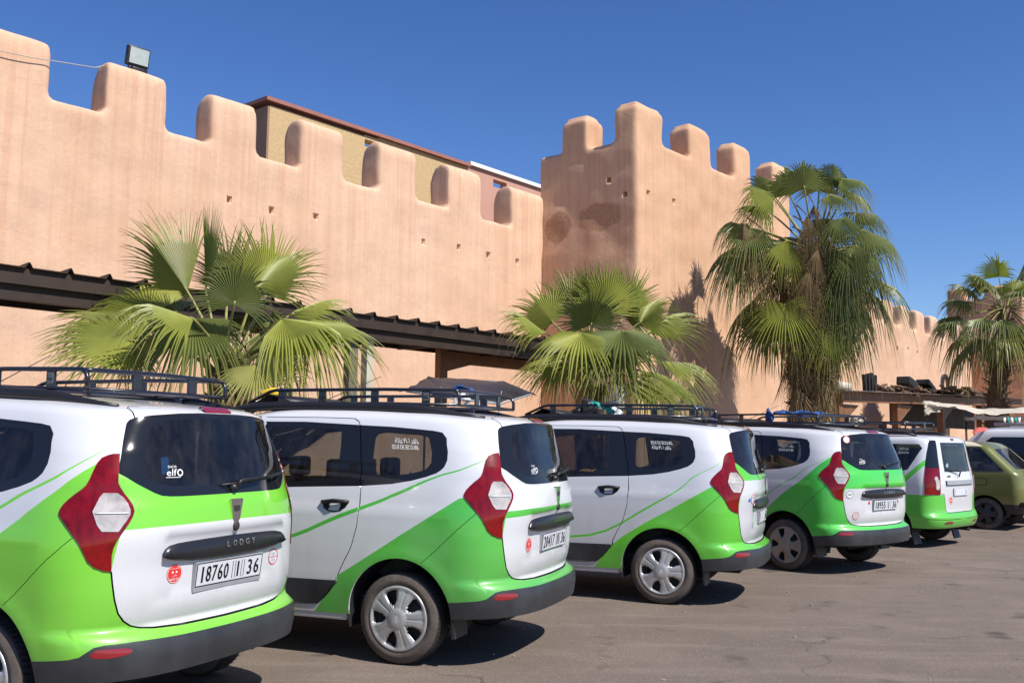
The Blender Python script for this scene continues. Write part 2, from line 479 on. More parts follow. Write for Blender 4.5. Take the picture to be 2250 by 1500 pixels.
M['tyre'] = plain('tyre_rubber', (0.088, 0.070, 0.058), 0.85, var=0.35, vscale=9, bmp=0.3)
M['tread'] = plain('tyre_tread', (0.030, 0.027, 0.025), 0.9, var=0.3, vscale=9)
M['hub'] = plain('dark_hub', (0.03, 0.028, 0.028), 0.6)
M['white_print'] = plain('white_print', (0.78, 0.80, 0.78), 0.5)
M['plate'] = plain('plate_white', (0.62, 0.63, 0.66), 0.4)
M['ink'] = plain('plate_ink', (0.012, 0.012, 0.012), 0.5)
M['greyink'] = plain('faint_ink', (0.35, 0.35, 0.37), 0.5)
M['red_print'] = plain('red_print', (0.66, 0.035, 0.035), 0.45)
M['blue_print'] = plain('blue_print', (0.03, 0.18, 0.55), 0.45)
M['gold_print'] = plain('gold_print', (0.55, 0.30, 0.10), 0.5)
M['seat'] = plain('seat_fabric', (0.055, 0.05, 0.048), 0.9, var=0.3, vscale=14)
M['beige'] = plain('beige_cover', (0.30, 0.25, 0.19), 0.9, var=0.2, vscale=10)
M['yellow'] = plain('yellow_plastic', (0.75, 0.50, 0.02), 0.4)
M['canvas'] = plain('pale_canvas', (0.50, 0.45, 0.36), 0.9, var=0.18, vscale=5, bmp=0.3)
M['darkcanvas'] = plain('dark_canvas', (0.06, 0.045, 0.04), 0.9, var=0.4, vscale=5)
M['bluecloth'] = plain('blue_cloth', (0.02, 0.07, 0.24), 0.85, var=0.35, vscale=12)
M['tealcloth'] = plain('teal_cloth', (0.02, 0.30, 0.26), 0.8, var=0.3, vscale=12)
M['redcloth'] = plain('red_cloth', (0.55, 0.10, 0.08), 0.85, var=0.3, vscale=12)
M['greybox'] = plain('grey_enamel', (0.30, 0.31, 0.33), 0.5, var=0.12, vscale=6)
M['plastic_sheet'] = plain('black_plastic_sheet', (0.020, 0.018, 0.020), 0.34, var=0.6, vscale=3, bmp=0.5)
M['cable'] = plain('pale_cable', (0.45, 0.40, 0.34), 0.7)
M['junk'] = plain('junk_wood', (0.11, 0.065, 0.04), 0.9, var=0.5, vscale=8)
M['lampglass'] = plain('floodlight_glass', (0.42, 0.47, 0.46), 0.15, coat=1, var=0.15, vscale=9)
# ------------------------------------------------------------------ ground
g = MB()
g.add([(-400, -400, 0), (500, -400, 0), (500, 500, 0), (-400, 500, 0)], [(0, 1, 2, 3)])
ground = tag(g.build('ground', M['asphalt']), kind='structure')

# ------------------------------------------------------------------ earthen walls
def eval_mesh(o):
    dg = bpy.context.evaluated_depsgraph_get()
    ev = o.evaluated_get(dg)
    return bpy.data.meshes.new_from_object(ev, depsgraph=dg)

def adobe(name, solids, cuts, voxel, iters, mat, merlons, label, cat, group=None, jitter=0.018, seed=0):
    """solids/cuts: boxes (s0,s1,c0,c1,z0,z1) in the wall frame; merlons: boxes whose faces become parts"""
    from mathutils import noise as mn
    bm = bmesh.new()
    def addbox(bm, b):
        s0, s1, c0, c1, z0, z1 = b
        vs = [bm.verts.new((s, -c, z)) for s in (s0, s1) for c in (c0, c1) for z in (z0, z1)]
        for f in ((0, 1, 3, 2), (4, 6, 7, 5), (0, 4, 5, 1), (2, 3, 7, 6), (0, 2, 6, 4), (1, 5, 7, 3)):
            bm.faces.new([vs[i] for i in f])
    for b in solids: addbox(bm, b)
    bmesh.ops.recalc_face_normals(bm, faces=bm.faces[:])
    me = bpy.data.meshes.new('tmp'); bm.to_mesh(me); bm.free()
    o = bpy.data.objects.new('tmp', me); COL.objects.link(o)
    r = o.modifiers.new('r', 'REMESH'); r.mode = 'VOXEL'; r.voxel_size = voxel
    sm = o.modifiers.new('s', 'SMOOTH'); sm.factor = 0.5; sm.iterations = iters
    m1 = eval_mesh(o)
    n = len(m1.vertices)
    co = np.empty(n * 3); m1.vertices.foreach_get('co', co); co = co.reshape(-1, 3)
    for i in range(n):
        v = Vector(co[i])
        q = mn.noise_vector(v * 0.55 + Vector((seed, 0, 0))) * (jitter * 2.2) + mn.noise_vector(v * 2.1 + Vector((0, seed, 0))) * jitter
        co[i] += (q.x, q.y, q.z * 0.8)
    m1.vertices.foreach_set('co', co.ravel()); m1.update()
    o.modifiers.clear(); o.data = m1
    if cuts:
        bm = bmesh.new()
        for b in cuts: addbox(bm, b)
        bmesh.ops.recalc_face_normals(bm, faces=bm.faces[:])
        cm = bpy.data.meshes.new('cut'); bm.to_mesh(cm); bm.free()
        co_ = bpy.data.objects.new('cut', cm); COL.objects.link(co_)
        bo = o.modifiers.new('b', 'BOOLEAN'); bo.operation = 'DIFFERENCE'; bo.object = co_; bo.solver = 'EXACT'
        m1 = eval_mesh(o)
        bpy.data.objects.remove(co_)
    bpy.data.objects.remove(o)
    nv, nf = len(m1.vertices), len(m1.polygons)
    co = np.empty(nv * 3); m1.vertices.foreach_get('co', co); co = co.reshape(-1, 3)
    no = np.empty(nv * 3); m1.vertices.foreach_get('normal', no); no = no.reshape(-1, 3)
    polys = [tuple(p.vertices) for p in m1.polygons]
    cen = np.array([np.mean(co[list(p)], axis=0) for p in polys])
    own = np.full(nf, -1)
    for k, (s0, s1, c0, c1, z0) in enumerate(merlons):
        e = 0.12
        own[(cen[:, 0] > s0 - e) & (cen[:, 0] < s1 + e) & (-cen[:, 1] > c0 - e) & (-cen[:, 1] < c1 + e) & (cen[:, 2] > z0)] = k
    root = empty(name, (0, 0, 0), WROT, label, cat, group)
    def piece(nm, idx):
        used = np.unique(np.concatenate([np.array(polys[i]) for i in idx]))
        mp = {int(u): j for j, u in enumerate(used)}
        me = bpy.data.meshes.new(nm)
        me.from_pydata(co[used].tolist(), [], [[mp[v] for v in polys[i]] for i in idx])
        me.polygons.foreach_set('use_smooth', [True] * len(idx))
        me.materials.append(mat); me.update()
        if not cuts:
            me.normals_split_custom_set_from_vertices(no[used].tolist())
        return link(nm, me, root)
    piece('wall_body', np.where(own < 0)[0])
    for k in range(len(merlons)):
        idx = np.where(own == k)[0]
        if len(idx): piece('merlon', idx)
    bpy.data.meshes.remove(m1)
    return root

CM, CT, TH = -14.81, -11.98, 0.62
rr = random.Random(3)
# long wall left of the tower
front = [(1.1, 2.15, 7.55), (3.1, 4.15, 7.55), (5.1, 6.33, 7.63), (7.24, 8.30, 7.65), (9.18, 10.13, 7.66), (11.14, 12.22, 7.74), (13.18, 14.24, 7.78), (15.25, 16.39, 7.78), (17.50, 18.75, 7.73)]
sol = [(-1.0, 19.2, CM - TH, CM, -0.2, 6.72)]
def domed(a, b_, c0, c1, z0, z):
    """a merlon whose top is arched across the thickness of the wall"""
    k = (c1 - c0) / .62
    for i in range(7):
        t = (i + .5) / 7 * PI / 2
        sol.append((a, b_, c0 + .30 * k * (1 - math.cos(t)), c1 - .20 * k * (1 - math.cos(t)) ** 1.5, z0, z - .34 + .34 * math.sin(t)))
for a, b_, z in front: domed(a, b_, CM - TH, CM, 6.5, z)
sol.append((-1.0, 19.2, CM - TH - 1.6, CM - TH + 0.1, -0.2, 5.6))      # wall walk behind the parapet
holes = [(9.59, 5.76), (10.5, 5.73), (11.55, 5.82), (14.5, 5.81), (15.62, 5.87), (16.62, 5.83), (17.71, 5.85), (14.92, 3.45)]
def cut(s, z, c, w=0.085, h=0.10, d=0.22): return (s - w / 2 * rr.uniform(.9, 1.3), s + w / 2, c - d, c + 0.2, z - h / 2, z + h / 2 * rr.uniform(.9, 1.3))
adobe('earthen_wall', sol, [cut(s, z, CM, 0.105, 0.11) for s, z in holes], 0.058, 4, M['wall'],
      [(a, b_, CM - TH, CM, 6.80) for a, b_, z in front],
      'long pinkish earthen rampart with merlons left of the tower, floodlight on top', 'wall', 'crenellated rampart walls', seed=1)
# far wall right of the tower
sol = [(26.5, 58.2, CM - TH, CM, -0.2, 7.05), (26.5, 58.2, CM - TH - 1.6, CM - TH + 0.1, -0.2, 5.9)]
mer = []
s = 27.6
while s < 57.5:
    domed(s, s + 1.15, CM - TH, CM, 6.9, 8.10); mer.append((s, s + 1.15, CM - TH, CM, 7.15)); s += 2.30
adobe('earthen_wall', sol, [cut(s, z, CM, 0.14, 0.14) for s, z in ((45.2, 5.87), (46.7, 5.98), (48.0, 5.93), (42.0, 5.9), (36.0, 5.9))], 0.10, 4, M['wall'], mer,
      'far stretch of pinkish rampart with small merlons between the palms, right of the tower', 'wall', 'crenellated rampart walls', seed=2)
# near tower
S0, S1 = 18.67, 27.25
sol = [(S0, S1, -14.95, CT, -0.2, 8.1)]
for b in ((S0, S0 + .55, -14.95, CT, 8, 8.68), (S0, S1, CT - .55, CT, 8, 8.80), (S1 - .55, S1, -14.95, CT, 8, 8.8), (S0, S1, -14.95, -14.4, 8, 8.7)): sol.append(b)
tm = [(S0 - .02, S0 + .70, -14.24, -13.42, 9.56, 8.78), (S0, 19.85, -12.62, CT, 9.62, 8.88), (21.20, 22.30, CT - .62, CT, 9.74, 8.90), (23.65, 24.68, CT - .62, CT, 9.86, 8.95),
      (26.1, S1, CT - .62, CT, 9.88, 8.95)]
for a, b_, c0, c1, z, z0 in tm: sol.append((a, b_, c0, c1, 8.5, z - .14)); sol.append((a + .1, b_ - .1, c0 + .06, c1 - .06, 8.5, z))
cuts = [cut(19.15, 7.39, CT, .12, .12), cut(20.33, 7.43, CT, .11, .11), cut(22.82, 3.42, CT, .12, .12)]
for q, z in ((-12.78, 7.76), (-12.32, 7.34), (-14.2, 3.9)): cuts.append((S0 - .2, S0 + .2, q - .06, q + .06, z - .07, z + .07))
adobe('rampart_tower', sol, cuts, 0.062, 5, M['tower'], [(a, b_, c0, c1, z0) for a, b_, c0, c1, z, z0 in tm],
      'square earthen tower with chunky rounded merlons behind the tall palm', 'tower', 'rampart towers', jitter=0.024, seed=3)
# far tower at the right edge
sol = [(57.4, 65.5, -16.0, CT, -0.2, 9.3)]
tm = []
for q in (-15.95, -14.0, -12.95): sol.append((57.4, 58.1, q, q + .97, 9.0, 10.35)); tm.append((57.4, 58.1, q, q + .97, 9.75))
for s in (59.6, 61.8, 64.0): sol.append((s, s + 1.1, CT - .6, CT, 9.2, 10.35)); tm.append((s, s + 1.1, CT - .6, CT, 9.75))
sol.append((57.4, 58, -16.0, CT, 9.2, 9.65)); sol.append((57.4, 65.5, CT - .6, CT, 9.2, 9.65))
adobe('rampart_tower', sol, None, 0.13, 3, M['tower'] if False else wall_mat('far_tower_render', (0.62, 0.36, 0.225)), tm, 'far reddish earthen tower behind the palm at the right edge', 'tower', 'rampart towers', seed=4)

# ------------------------------------------------------------------ building behind the wall
bd = empty('apartment_building', (0, 0, 0), WROT, 'ochre building with red coping showing over the wall behind the merlons', 'building')
CB = -19.5
def wl(b, s0, s1, c0, c1, z0, z1, mi=0): b.box(((s0 + s1) / 2, -(c0 + c1) / 2, (z0 + z1) / 2), (abs(s1 - s0), abs(c1 - c0), z1 - z0), mi=mi)
m = MB(); wl(m, 13.66, 16.75, CB - .3, CB, 0, 9.70); wl(m, 17.25, 20.9, CB - .3, CB, 0, 9.78); wl(m, 16.75, 17.25, CB - .3, CB, 0, 9.42); wl(m, 16.75, 17.25, CB - .3, CB, 9.62, 9.74)
m.build('parapet_wall', M['ochre'], bd)
m = MB(); wl(m, 13.60, 13.95, CB - 1.1, CB - .002, 0, 9.68); m.build('side_wall', M['brownwall'], bd)
m = MB(); wl(m, 13.95, 25.5, CB - 2, CB - .4, 0, 8.6); m.build('roof_slab', M['brownwall'], bd)
m = MB(); wl(m, 13.50, 20.92, CB - .42, CB + .10, 9.785, 9.88); wl(m, 13.50, 13.98, CB - 1.1, CB - .42, 9.785, 9.88); m.build('coping', M['coping'], bd)
m = MB(); wl(m, 20.9, 22.1, CB - .3, CB - .03, 0, 9.86); wl(m, 22.1, 22.75, CB - .3, CB - .03, 0, 9.44); wl(m, 22.1, 22.75, CB - .3, CB - .03, 9.68, 9.86); wl(m, 22.75, 25.5, CB - .3, CB - .03, 0, 9.86)
m.build('parapet_wall', M['pinkwall'], bd)
m = MB(); wl(m, 20.95, 25.6, CB - .40, CB + .06, 9.863, 9.98); m.build('coping', M['whitecoping'], bd)

# ------------------------------------------------------------------ steel canopies in front of the wall
def frame_obj(name, mb, mats, parent): return mb.build(name, mats, parent)
cp = empty('carport', (0, 0, 0), WROT, 'long dark rusty sheet-roofed carport on posts along the foot of the wall', 'carport', 'steel canopies by the wall')
CF, CBK = -11.2, -12.65
ZR = 3.42
# trapezoid roof sheets: one per metre, ribs stand up at each joint
s = -1.0
k = 0
while s < 17.4:
    e = min(s + 0.93, 17.5)
    prof = []
    m = MB()
    P = [(s, 0), (s + .39, 0), (s + .422, .058), (s + .443, .058), (s + .475, 0), (s + .865, 0), (s + .897, .058), (s + .918, .058), (s + .95, 0)]
    dz = rr.uniform(-.012, .012)
    vs = []
    for (a, z) in P:
        vs += [(a, -(CF + .05), ZR + z + dz), (a, -CBK, ZR + z - .09 + dz), (a, -(CF + .05), ZR + z - .012 + dz), (a, -CBK, ZR + z - .102 + dz)]
    fs = []
    for i in range(len(P) - 1):
        a, b_ = i * 4, (i + 1) * 4
        fs += [(a, b_, b_ + 1, a + 1), (a + 2, a + 3, b_ + 3, b_ + 2), (a, a + 2, b_ + 2, b_), (a + 1, b_ + 1, b_ + 3, a + 3)]
    m.add(vs, fs)
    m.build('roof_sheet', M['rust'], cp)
    s += 0.95
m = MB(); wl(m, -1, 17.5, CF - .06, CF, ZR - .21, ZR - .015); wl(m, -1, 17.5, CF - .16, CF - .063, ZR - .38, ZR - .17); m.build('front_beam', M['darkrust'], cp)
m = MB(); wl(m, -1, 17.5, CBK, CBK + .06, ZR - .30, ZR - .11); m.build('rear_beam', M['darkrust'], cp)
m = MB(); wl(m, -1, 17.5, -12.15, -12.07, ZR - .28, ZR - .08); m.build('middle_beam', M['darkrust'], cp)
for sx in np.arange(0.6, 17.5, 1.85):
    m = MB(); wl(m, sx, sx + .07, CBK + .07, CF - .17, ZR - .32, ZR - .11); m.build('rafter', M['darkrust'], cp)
for sx, c, w, mt in ((9.68, -11.45, .17, 'postgrey'), (9.97, -11.40, .13, 'postpale'), (3.2, -11.45, .17, 'postgrey'), (12.55, -12.3, .19, 'rustbrown'), (16.9, -12.3, .19, 'rustbrown')):
    m = MB(); m.box((sx, -c, (ZR - .2) / 2), (w, .14, ZR - .22)); m.build('post', M[mt], cp)
# cross beam with gusset at the right end
m = MB(); wl(m, 12.65, 17.4, -12.36, -12.245, 2.92, 3.12); m.build('cross_beam', M['rustbrown'], cp)
m = MB(); m.prism([(12.65, 2.76), (12.65, 3.13), (13.35, 3.13), (13.35, 2.93)], 12.24, 12.36, lambda a, b, h: (a, h, b)); m.build('gusset', M['rustbrown'], cp)
for sx in (14.1, 15.9): 
    m = MB(); wl(m, sx, sx + .3, -12.36, -12.24, 3.12, 3.24); m.build('spacer', M['darkrust'], cp)

sh = empty('market_shelter', (0, 0, 0), WROT, 'low brown steel shelter with junk piled on its roof, between tall and far palm', 'shelter', 'steel canopies by the wall')
def zsh(s): return 3.13 + (s - 29.2) * 0.030
for i, s in enumerate(np.arange(29.0, 53.0, 2.0)):
    m = MB(); z0, z1 = zsh(s), zsh(s + 2)
    m.add([(s, 11.1, z0), (s + 1.97, 11.1, z1), (s + 1.97, 13.6, z1 + .05), (s, 13.6, z0 + .05), (s, 11.1, z0 + .03), (s + 1.97, 11.1, z1 + .03), (s + 1.97, 13.6, z1 + .08), (s, 13.6, z0 + .08)],
          [(0, 1, 2, 3), (4, 7, 6, 5), (0, 4, 5, 1), (3, 2, 6, 7), (0, 3, 7, 4), (1, 5, 6, 2)])
    m.build('roof_sheet', M['sheet'], sh)
m = MB(); m.prism([(29.5, zsh(29.5) - .03), (53, zsh(53) - .03), (53, zsh(53) - .38), (29.5, zsh(29.5) - .34)], 11.35, 11.45, lambda a, b, h: (a, h, b)); m.build('front_beam', M['rustbrown'], sh)
for sx in (29.6, 35.0, 40.3, 46.0, 51.0):
    z = zsh(sx) - .06
    m = MB(); m.box((sx, 11.58, z / 2), (.32, .22, z)); m.build('post', M['rustbrown'], sh)
    m = MB(); m.prism([(sx + .16, z - .95), (sx + .16, z - .32), (sx + 1.6, z - .32)], 11.5, 11.62, lambda a, b, h: (a, h, b)); m.build('gusset', M['rustbrown'], sh)
# dark lean-to panel behind the right half
m = MB(); wl(m, 40.6, 53, -13.7, -13.6, 2.3, 3.3); m.build('back_panel', M['darkrust'], sh)
# ------------------------------------------------------------------ fan palms
def frond_mesh(name, base, hub, tip, up, mats, seed, nseg=46, spread=125, droop=0.25, fold=0.25, split=0.5, curl=0.0, stiff=0.0, pr=0.016, lean=0.5):
    """petiole from base to hub, blade from hub towards tip; all in the palm's own axes"""
    r = random.Random(seed)
    base, hub, tip = Vector(base), Vector(hub), Vector(tip)
    A = (tip - hub); R = A.length; A.normalize()
    Nn = Vector(up); Nn = (Nn - A * Nn.dot(A)).normalized()
    B = Nn.cross(A).normalized()
    mb = MB()
    mid = base.lerp(hub, 0.5) + Vector((0, 0, 1)) * (hub - base).length * 0.16 * lean + A * 0.02
    pts = []
    for k in range(7):
        t = k / 6
        pts.append(base * (1 - t) ** 2 + mid * 2 * t * (1 - t) + hub * t * t)
    pts.append(hub + A * R * 0.06)
    mb.tube(pts, [pr * (1.5 - 0.8 * k / 7) for k in range(8)], 5, 0)
    sp = math.radians(spread)
    rad = [0.03, 0.20, 0.36, split, 0.66, 0.79, 0.90, 1.0]
    wf = [1, 1, 1, 1, 0.72, 0.47, 0.26, 0.03]
    tips = [0, 0, 0, 0, 0, .12, .45, .9]
    V, F, T, RB = [], [], [], []
    for i in range(nseg):
        u = (i + 0.5) / nseg * 2 - 1
        ph = u * sp
        dph = 2 * sp / nseg
        Ls = R * (1 - 0.30 * abs(u) ** 1.6) * r.uniform(0.93, 1.04)
        dr = droop * r.uniform(0.5, 1.6) + (r.uniform(.2, .6) if r.random() < .07 else 0)
        sw = r.gauss(0, 0.05)
        tw = r.uniform(-0.25, 0.25)
        b0 = len(V)
        for j, q in enumerate(rad):
            rr_ = q * Ls
            d_ = A * math.cos(ph) + B * math.sin(ph)
            # halves of the blade fold along the midrib, each segment is V shaped
            late = max(0, q - split) / (1 - split)
            pp = ph + sw * late
            d_ = A * math.cos(pp) + B * math.sin(pp)
            P = hub + d_ * rr_ + Nn * (-fold * abs(math.sin(ph)) * rr_ * 0.6) - Nn * (curl * R * q * q)
            P = P + Vector((0, 0, -1)) * (dr * Ls * late ** 1.7 * 0.95 + droop * 0.22 * Ls * q * q)
            half = math.tan(dph / 2) * min(rr_, Ls * split) * wf[j] * 0.99 + 0.0008
            if half < 0.0014: half = 0.0014
            side = (B * math.cos(pp) - A * math.sin(pp))
            h = half * 1.15 * (1 if j < 7 else 0)
            sd = side * math.cos(tw * late) + Nn * math.sin(tw * late)
            V += [P - sd * half - Nn * h * .5, P + Nn * h * .5, P + sd * half - Nn * h * .5]
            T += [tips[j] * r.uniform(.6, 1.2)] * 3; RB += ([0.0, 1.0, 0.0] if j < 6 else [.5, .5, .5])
        for j in range(len(rad) - 1):
            a = b0 + j * 3; c = a + 3
            F += [(a, a + 1, c + 1, c), (a + 1, a + 2, c + 2, c + 1)]
    n0 = len(mb.v)
    mb.add(V, F, 1, True)
    me = bpy.data.meshes.new(name)
    me.from_pydata([tuple(v) for v in mb.v], [], mb.f)
    me.polygons.foreach_set('material_index', mb.m)
    me.polygons.foreach_set('use_smooth', [mi == 0 for mi in mb.m])
    for x in mats: me.materials.append(x)
    att = me.attributes.new('tip', 'FLOAT', 'POINT')
    att.data.foreach_set('value', [0.0] * n0 + T)
    att = me.attributes.new('rib_fold_shade', 'FLOAT', 'POINT')
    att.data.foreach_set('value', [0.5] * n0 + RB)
    me.update()
    return me

def palm_root(name, loc, label): return empty(name, loc, 0, label, 'palm', 'fan palms in a row before the wall')

def trunk(root, pts, rads, seed, stubs=60, stub_len=0.16, parent_name='trunk'):
    r = random.Random(seed)
    m = MB()
    P = [Vector(p) for p in pts]
    # densify
    Q, R_ = [], []
    for i in range(len(P) - 1):
        for k in range(8):
            t = k / 8
            Q.append(P[i].lerp(P[i + 1], t)); R_.append((rads[i] * (1 - t) + rads[i + 1] * t) * r.uniform(.9, 1.1))
    Q.append(P[-1]); R_.append(rads[-1])
    m.tube(Q, R_, 14)
    o = m.build('trunk', M['bark'], root)
    # old leaf bases left on the trunk: one stuff part
    m = MB()
    tot = len(Q) - 1
    for i in range(stubs):
        k = r.uniform(0.15, 1) * tot
        j = min(int(k), tot - 1)
        c = Q[j].lerp(Q[j + 1], k - j)
        a = r.uniform(0, 2 * PI)
        d = Vector((math.cos(a), math.sin(a), r.uniform(.3, 1.1))).normalized()
        s = c + Vector((math.cos(a), math.sin(a), 0)) * R_[j] * .8
        ln = stub_len * r.uniform(.6, 1.4)
        w = Vector((-math.sin(a), math.cos(a), 0)) * 0.035 * r.uniform(.7, 1.3)
        e = s + d * ln
        up = Vector((0, 0, .02))
        m.add([s - w - up, s + w - up, e + w * .5, e - w * .5, s - w + up, s + w + up, e + w * .4 + up, e - w * .4 + up],
              [(0, 1, 2, 3), (4, 7, 6, 5), (0, 4, 5, 1), (1, 5, 6, 2), (2, 6, 7, 3), (3, 7, 4, 0)])
    so = m.build('leaf_base', M['bark'], root)
    tag(so, kind='stuff')
    return o

def add_frond(root, O, **k):
    mats = k.pop('mats'); nm = k.pop('nm', 'frond')
    me = frond_mesh(nm, k.pop('base') - O, k.pop('hub') - O, k.pop('tip') - O, k.pop('up'), mats, k.pop('seed'), **k)
    return link(nm, me, root)

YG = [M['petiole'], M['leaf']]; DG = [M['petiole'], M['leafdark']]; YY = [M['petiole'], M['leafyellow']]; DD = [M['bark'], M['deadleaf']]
CAMV = Vector((0, 0, CAM_H))
# --- young palm on the left
D1 = 10.6
O1 = at(500, 1000, D1); O1.z = 0
p1 = palm_root('fan_palm', O1, 'young fan palm with big bright upright fans behind the first two taxis, leftmost')
crown = at(497, 800, D1)
trunk(p1, [(0.0, 0, 0), (-.06, .05, 1.0), (-.10, .03, 1.9), crown - O1 + Vector((-.12, 0, -.05))], [.20, .17, .14, .10], 11, 40, .12)
trunk(p1, [(0.22, .1, 0), (.2, .1, 1.2), crown - O1 + Vector((.12, .1, .1))], [.13, .11, .08], 12, 30, .12)
# (hub px,py,dY) (tip px,py,dY) facing, materials, spread, droop, fold
def cf(cx, cy, cz): return Vector((cx, cy, cz))
FR1 = [
 ((412, 640, .1), (285, 448, .3), (-.6, -.5, .5), YG, 44, .10, .5),
 ((452, 640, .3), (446, 438, .5), (-.8, -.3, .2), YG, 36, .05, .6),
 ((515, 668, -.5), (535, 548, -.62), (.1, -.5, -.55), DG, 112, .16, .25),  # shaded underside of this fan is painted with the dark leaf colour
 ((560, 640, .1), (705, 520, .3), (-.2, -.8, .7), YG, 64, .14, .35),
 ((590, 650, .5), (560, 462, .8), (.3, -.9, .3), YG, 52, .08, .4),
 ((500, 640, .6), (505, 470, .9), (-.1, -1, .3), DG, 58, .08, .4),
 ((288, 748, -.3), (85, 742, -.6), (-.1, -.8, .75), YG, 118, .10, .12),
 ((300, 706, .0), (95, 668, .2), (.0, -.5, .9), YY, 60, .12, .5),
 ((330, 690, .4), (160, 640, .8), (-.3, -.7, .7), YG, 100, .22, .2),
 ((425, 700, -.6), (235, 628, -1.1), (.1, -.35, 1), YG, 75, .45, .5),
 ((380, 690, .6), (215, 612, 1.0), (0, -.6, .8), DG, 70, .25, .4),
 ((640, 690, .2), (778, 632, .4), (-.2, -.5, .9), YG, 70, .25, .4),
 ((672, 715, -.2), (842, 752, -.5), (.1, -.55, .9), YG, 105, .35, .25),
 ((620, 700, -.5), (790, 728, -.9), (0, -.4, 1), YG, 80, .55, .4),
 ((566, 800, -.9), (640, 872, -1.2), (.1, -.75, .6), YY, 118, .12, .12),
 ((425, 700, -.3), (395, 830, -.9), (.2, -.9, .5), DG, 105, .5, .2),
 ((300, 742, -.1), (318, 838, .0), (.9, -.5, .1), DG, 110, .25, .2),
 ((590, 720, .3), (680, 815, .7), (.2, -.8, .5), DG, 100, .5, .3),
 ((500, 700, .8), (420, 720, 1.5), (0, -.5, .9), DG, 100, .5, .3),
 ((560, 700, .9), (660, 700, 1.6), (0, -.5, .9), DG, 100, .4, .3),
]
for i, (h_, t_, up, mt, sp, dr, fo) in enumerate(FR1):
    H = at(h_[0], h_[1], D1 + h_[2]); T_ = at(t_[0], t_[1], D1 + t_[2])
    b = crown + Vector((RNG.uniform(-.07, .1), RNG.uniform(-.06, .06), RNG.uniform(-.25, .1)))
    add_frond(p1, O1, base=b, hub=H, tip=T_, up=up, mats=mt, seed=100 + i, nseg=48, spread=sp * 1.05, droop=dr, fold=fo, split=.52)

# --- young palm in the middle
D2 = 16.0
O2 = at(1312, 1000, D2); O2.z = 0
p2 = palm_root('fan_palm', O2, 'young bushy fan palm in front of the tower, above the third taxi')
crown2 = at(1308, 812, D2)
trunk(p2, [(0, 0, 0), (.03, 0, 1.3), crown2 - O2 + Vector((0, 0, -.05))], [.22, .20, .15], 13, 50, .16)
FR2 = [
 ((1262, 700, .2), (1240, 600, .4), (-.4, -.9, .3), YG, 85, .08, .3),
 ((1225, 720, .1), (1165, 640, .3), (-.5, -.7, .6), YG, 85, .15, .3),
 ((1210, 740, -.4), (1115, 665, -.7), (-.1, -.4, 1), YG, 62, .30, .5),
 ((1300, 700, .4), (1300, 590, .6), (.1, -1, .2), DG, 85, .06, .3),
 ((1330, 700, .1), (1350, 585, .1), (.3, -.9, .3), YG, 85, .08, .3),
 ((1370, 700, .3), (1405, 600, .5), (.5, -.8, .4), YG, 75, .08, .3),
 ((1300, 725, -.5), (1310, 640, -.8), (.0, -.7, -.4), DG, 120, .08, .2),
 ((1395, 720, -.2), (1470, 655, -.4), (.2, -.6, .8), YG, 75, .25, .4),
 ((1410, 740, .2), (1518, 672, .4), (.1, -.4, 1), YG, 60, .25, .5),
 ((1340, 745, -.6), (1290, 835, -1.3), (-.1, -.8, .6), YG, 100, .22, .2),
 ((1245, 790, -.1), (1140, 806, .0), (-.1, -.5, .9), YG, 95, .25, .3),
 ((1238, 800, -.4), (1255, 858, -.8), (0, -.8, .5), YG, 90, .3, .2),
 ((1400, 815, -.4), (1530, 868, -.8), (.1, -.5, .9), YG, 75, .40, .45),
 ((1405, 828, -.6), (1468, 890, -1.1), (.2, -.7, .7), YY, 95, .25, .25),
 ((1430, 795, .0), (1555, 800, .1), (0, -.4, 1), YG, 60, .35, .5),
 ((1360, 735, -.7), (1400, 800, -1.5), (.1, -.6, .7), DG, 110, .3, .3),
 ((1280, 740, -.8), (1230, 790, -1.5), (-.1, -.6, .8), YG, 110, .35, .3),
 ((1350, 690, .7), (1440, 660, 1.3), (.2, -.6, .7), DG, 90, .3, .3),
 ((1250, 690, .8), (1180, 690, 1.4), (0, -.6, .7), DG, 90, .3, .3),
 ((1330, 770, -.9), (1320, 850, -1.3), (0, -.9, .4), DG, 100, .4, .3),
 ((1290, 680, .2), (1272, 612, .1), (-.9, -.4, .2), YG, 60, .05, .5),
]
for i, (h_, t_, up, mt, sp, dr, fo) in enumerate(FR2):
    H = at(h_[0], h_[1], D2 + h_[2]); T_ = at(t_[0], t_[1], D2 + t_[2])
    b = crown2 + Vector((RNG.uniform(-.1, .1), RNG.uniform(-.1, .1), RNG.uniform(-.2, .1)))
    H = crown2 + (H - crown2) * 1.12; T_ = crown2 + (T_ - crown2) * 1.14
    add_frond(p2, O2, base=b, hub=H, tip=T_, up=up, mats=mt, seed=200 + i, nseg=42, spread=sp * 1.0, droop=dr, fold=fo, split=.52, pr=.018)

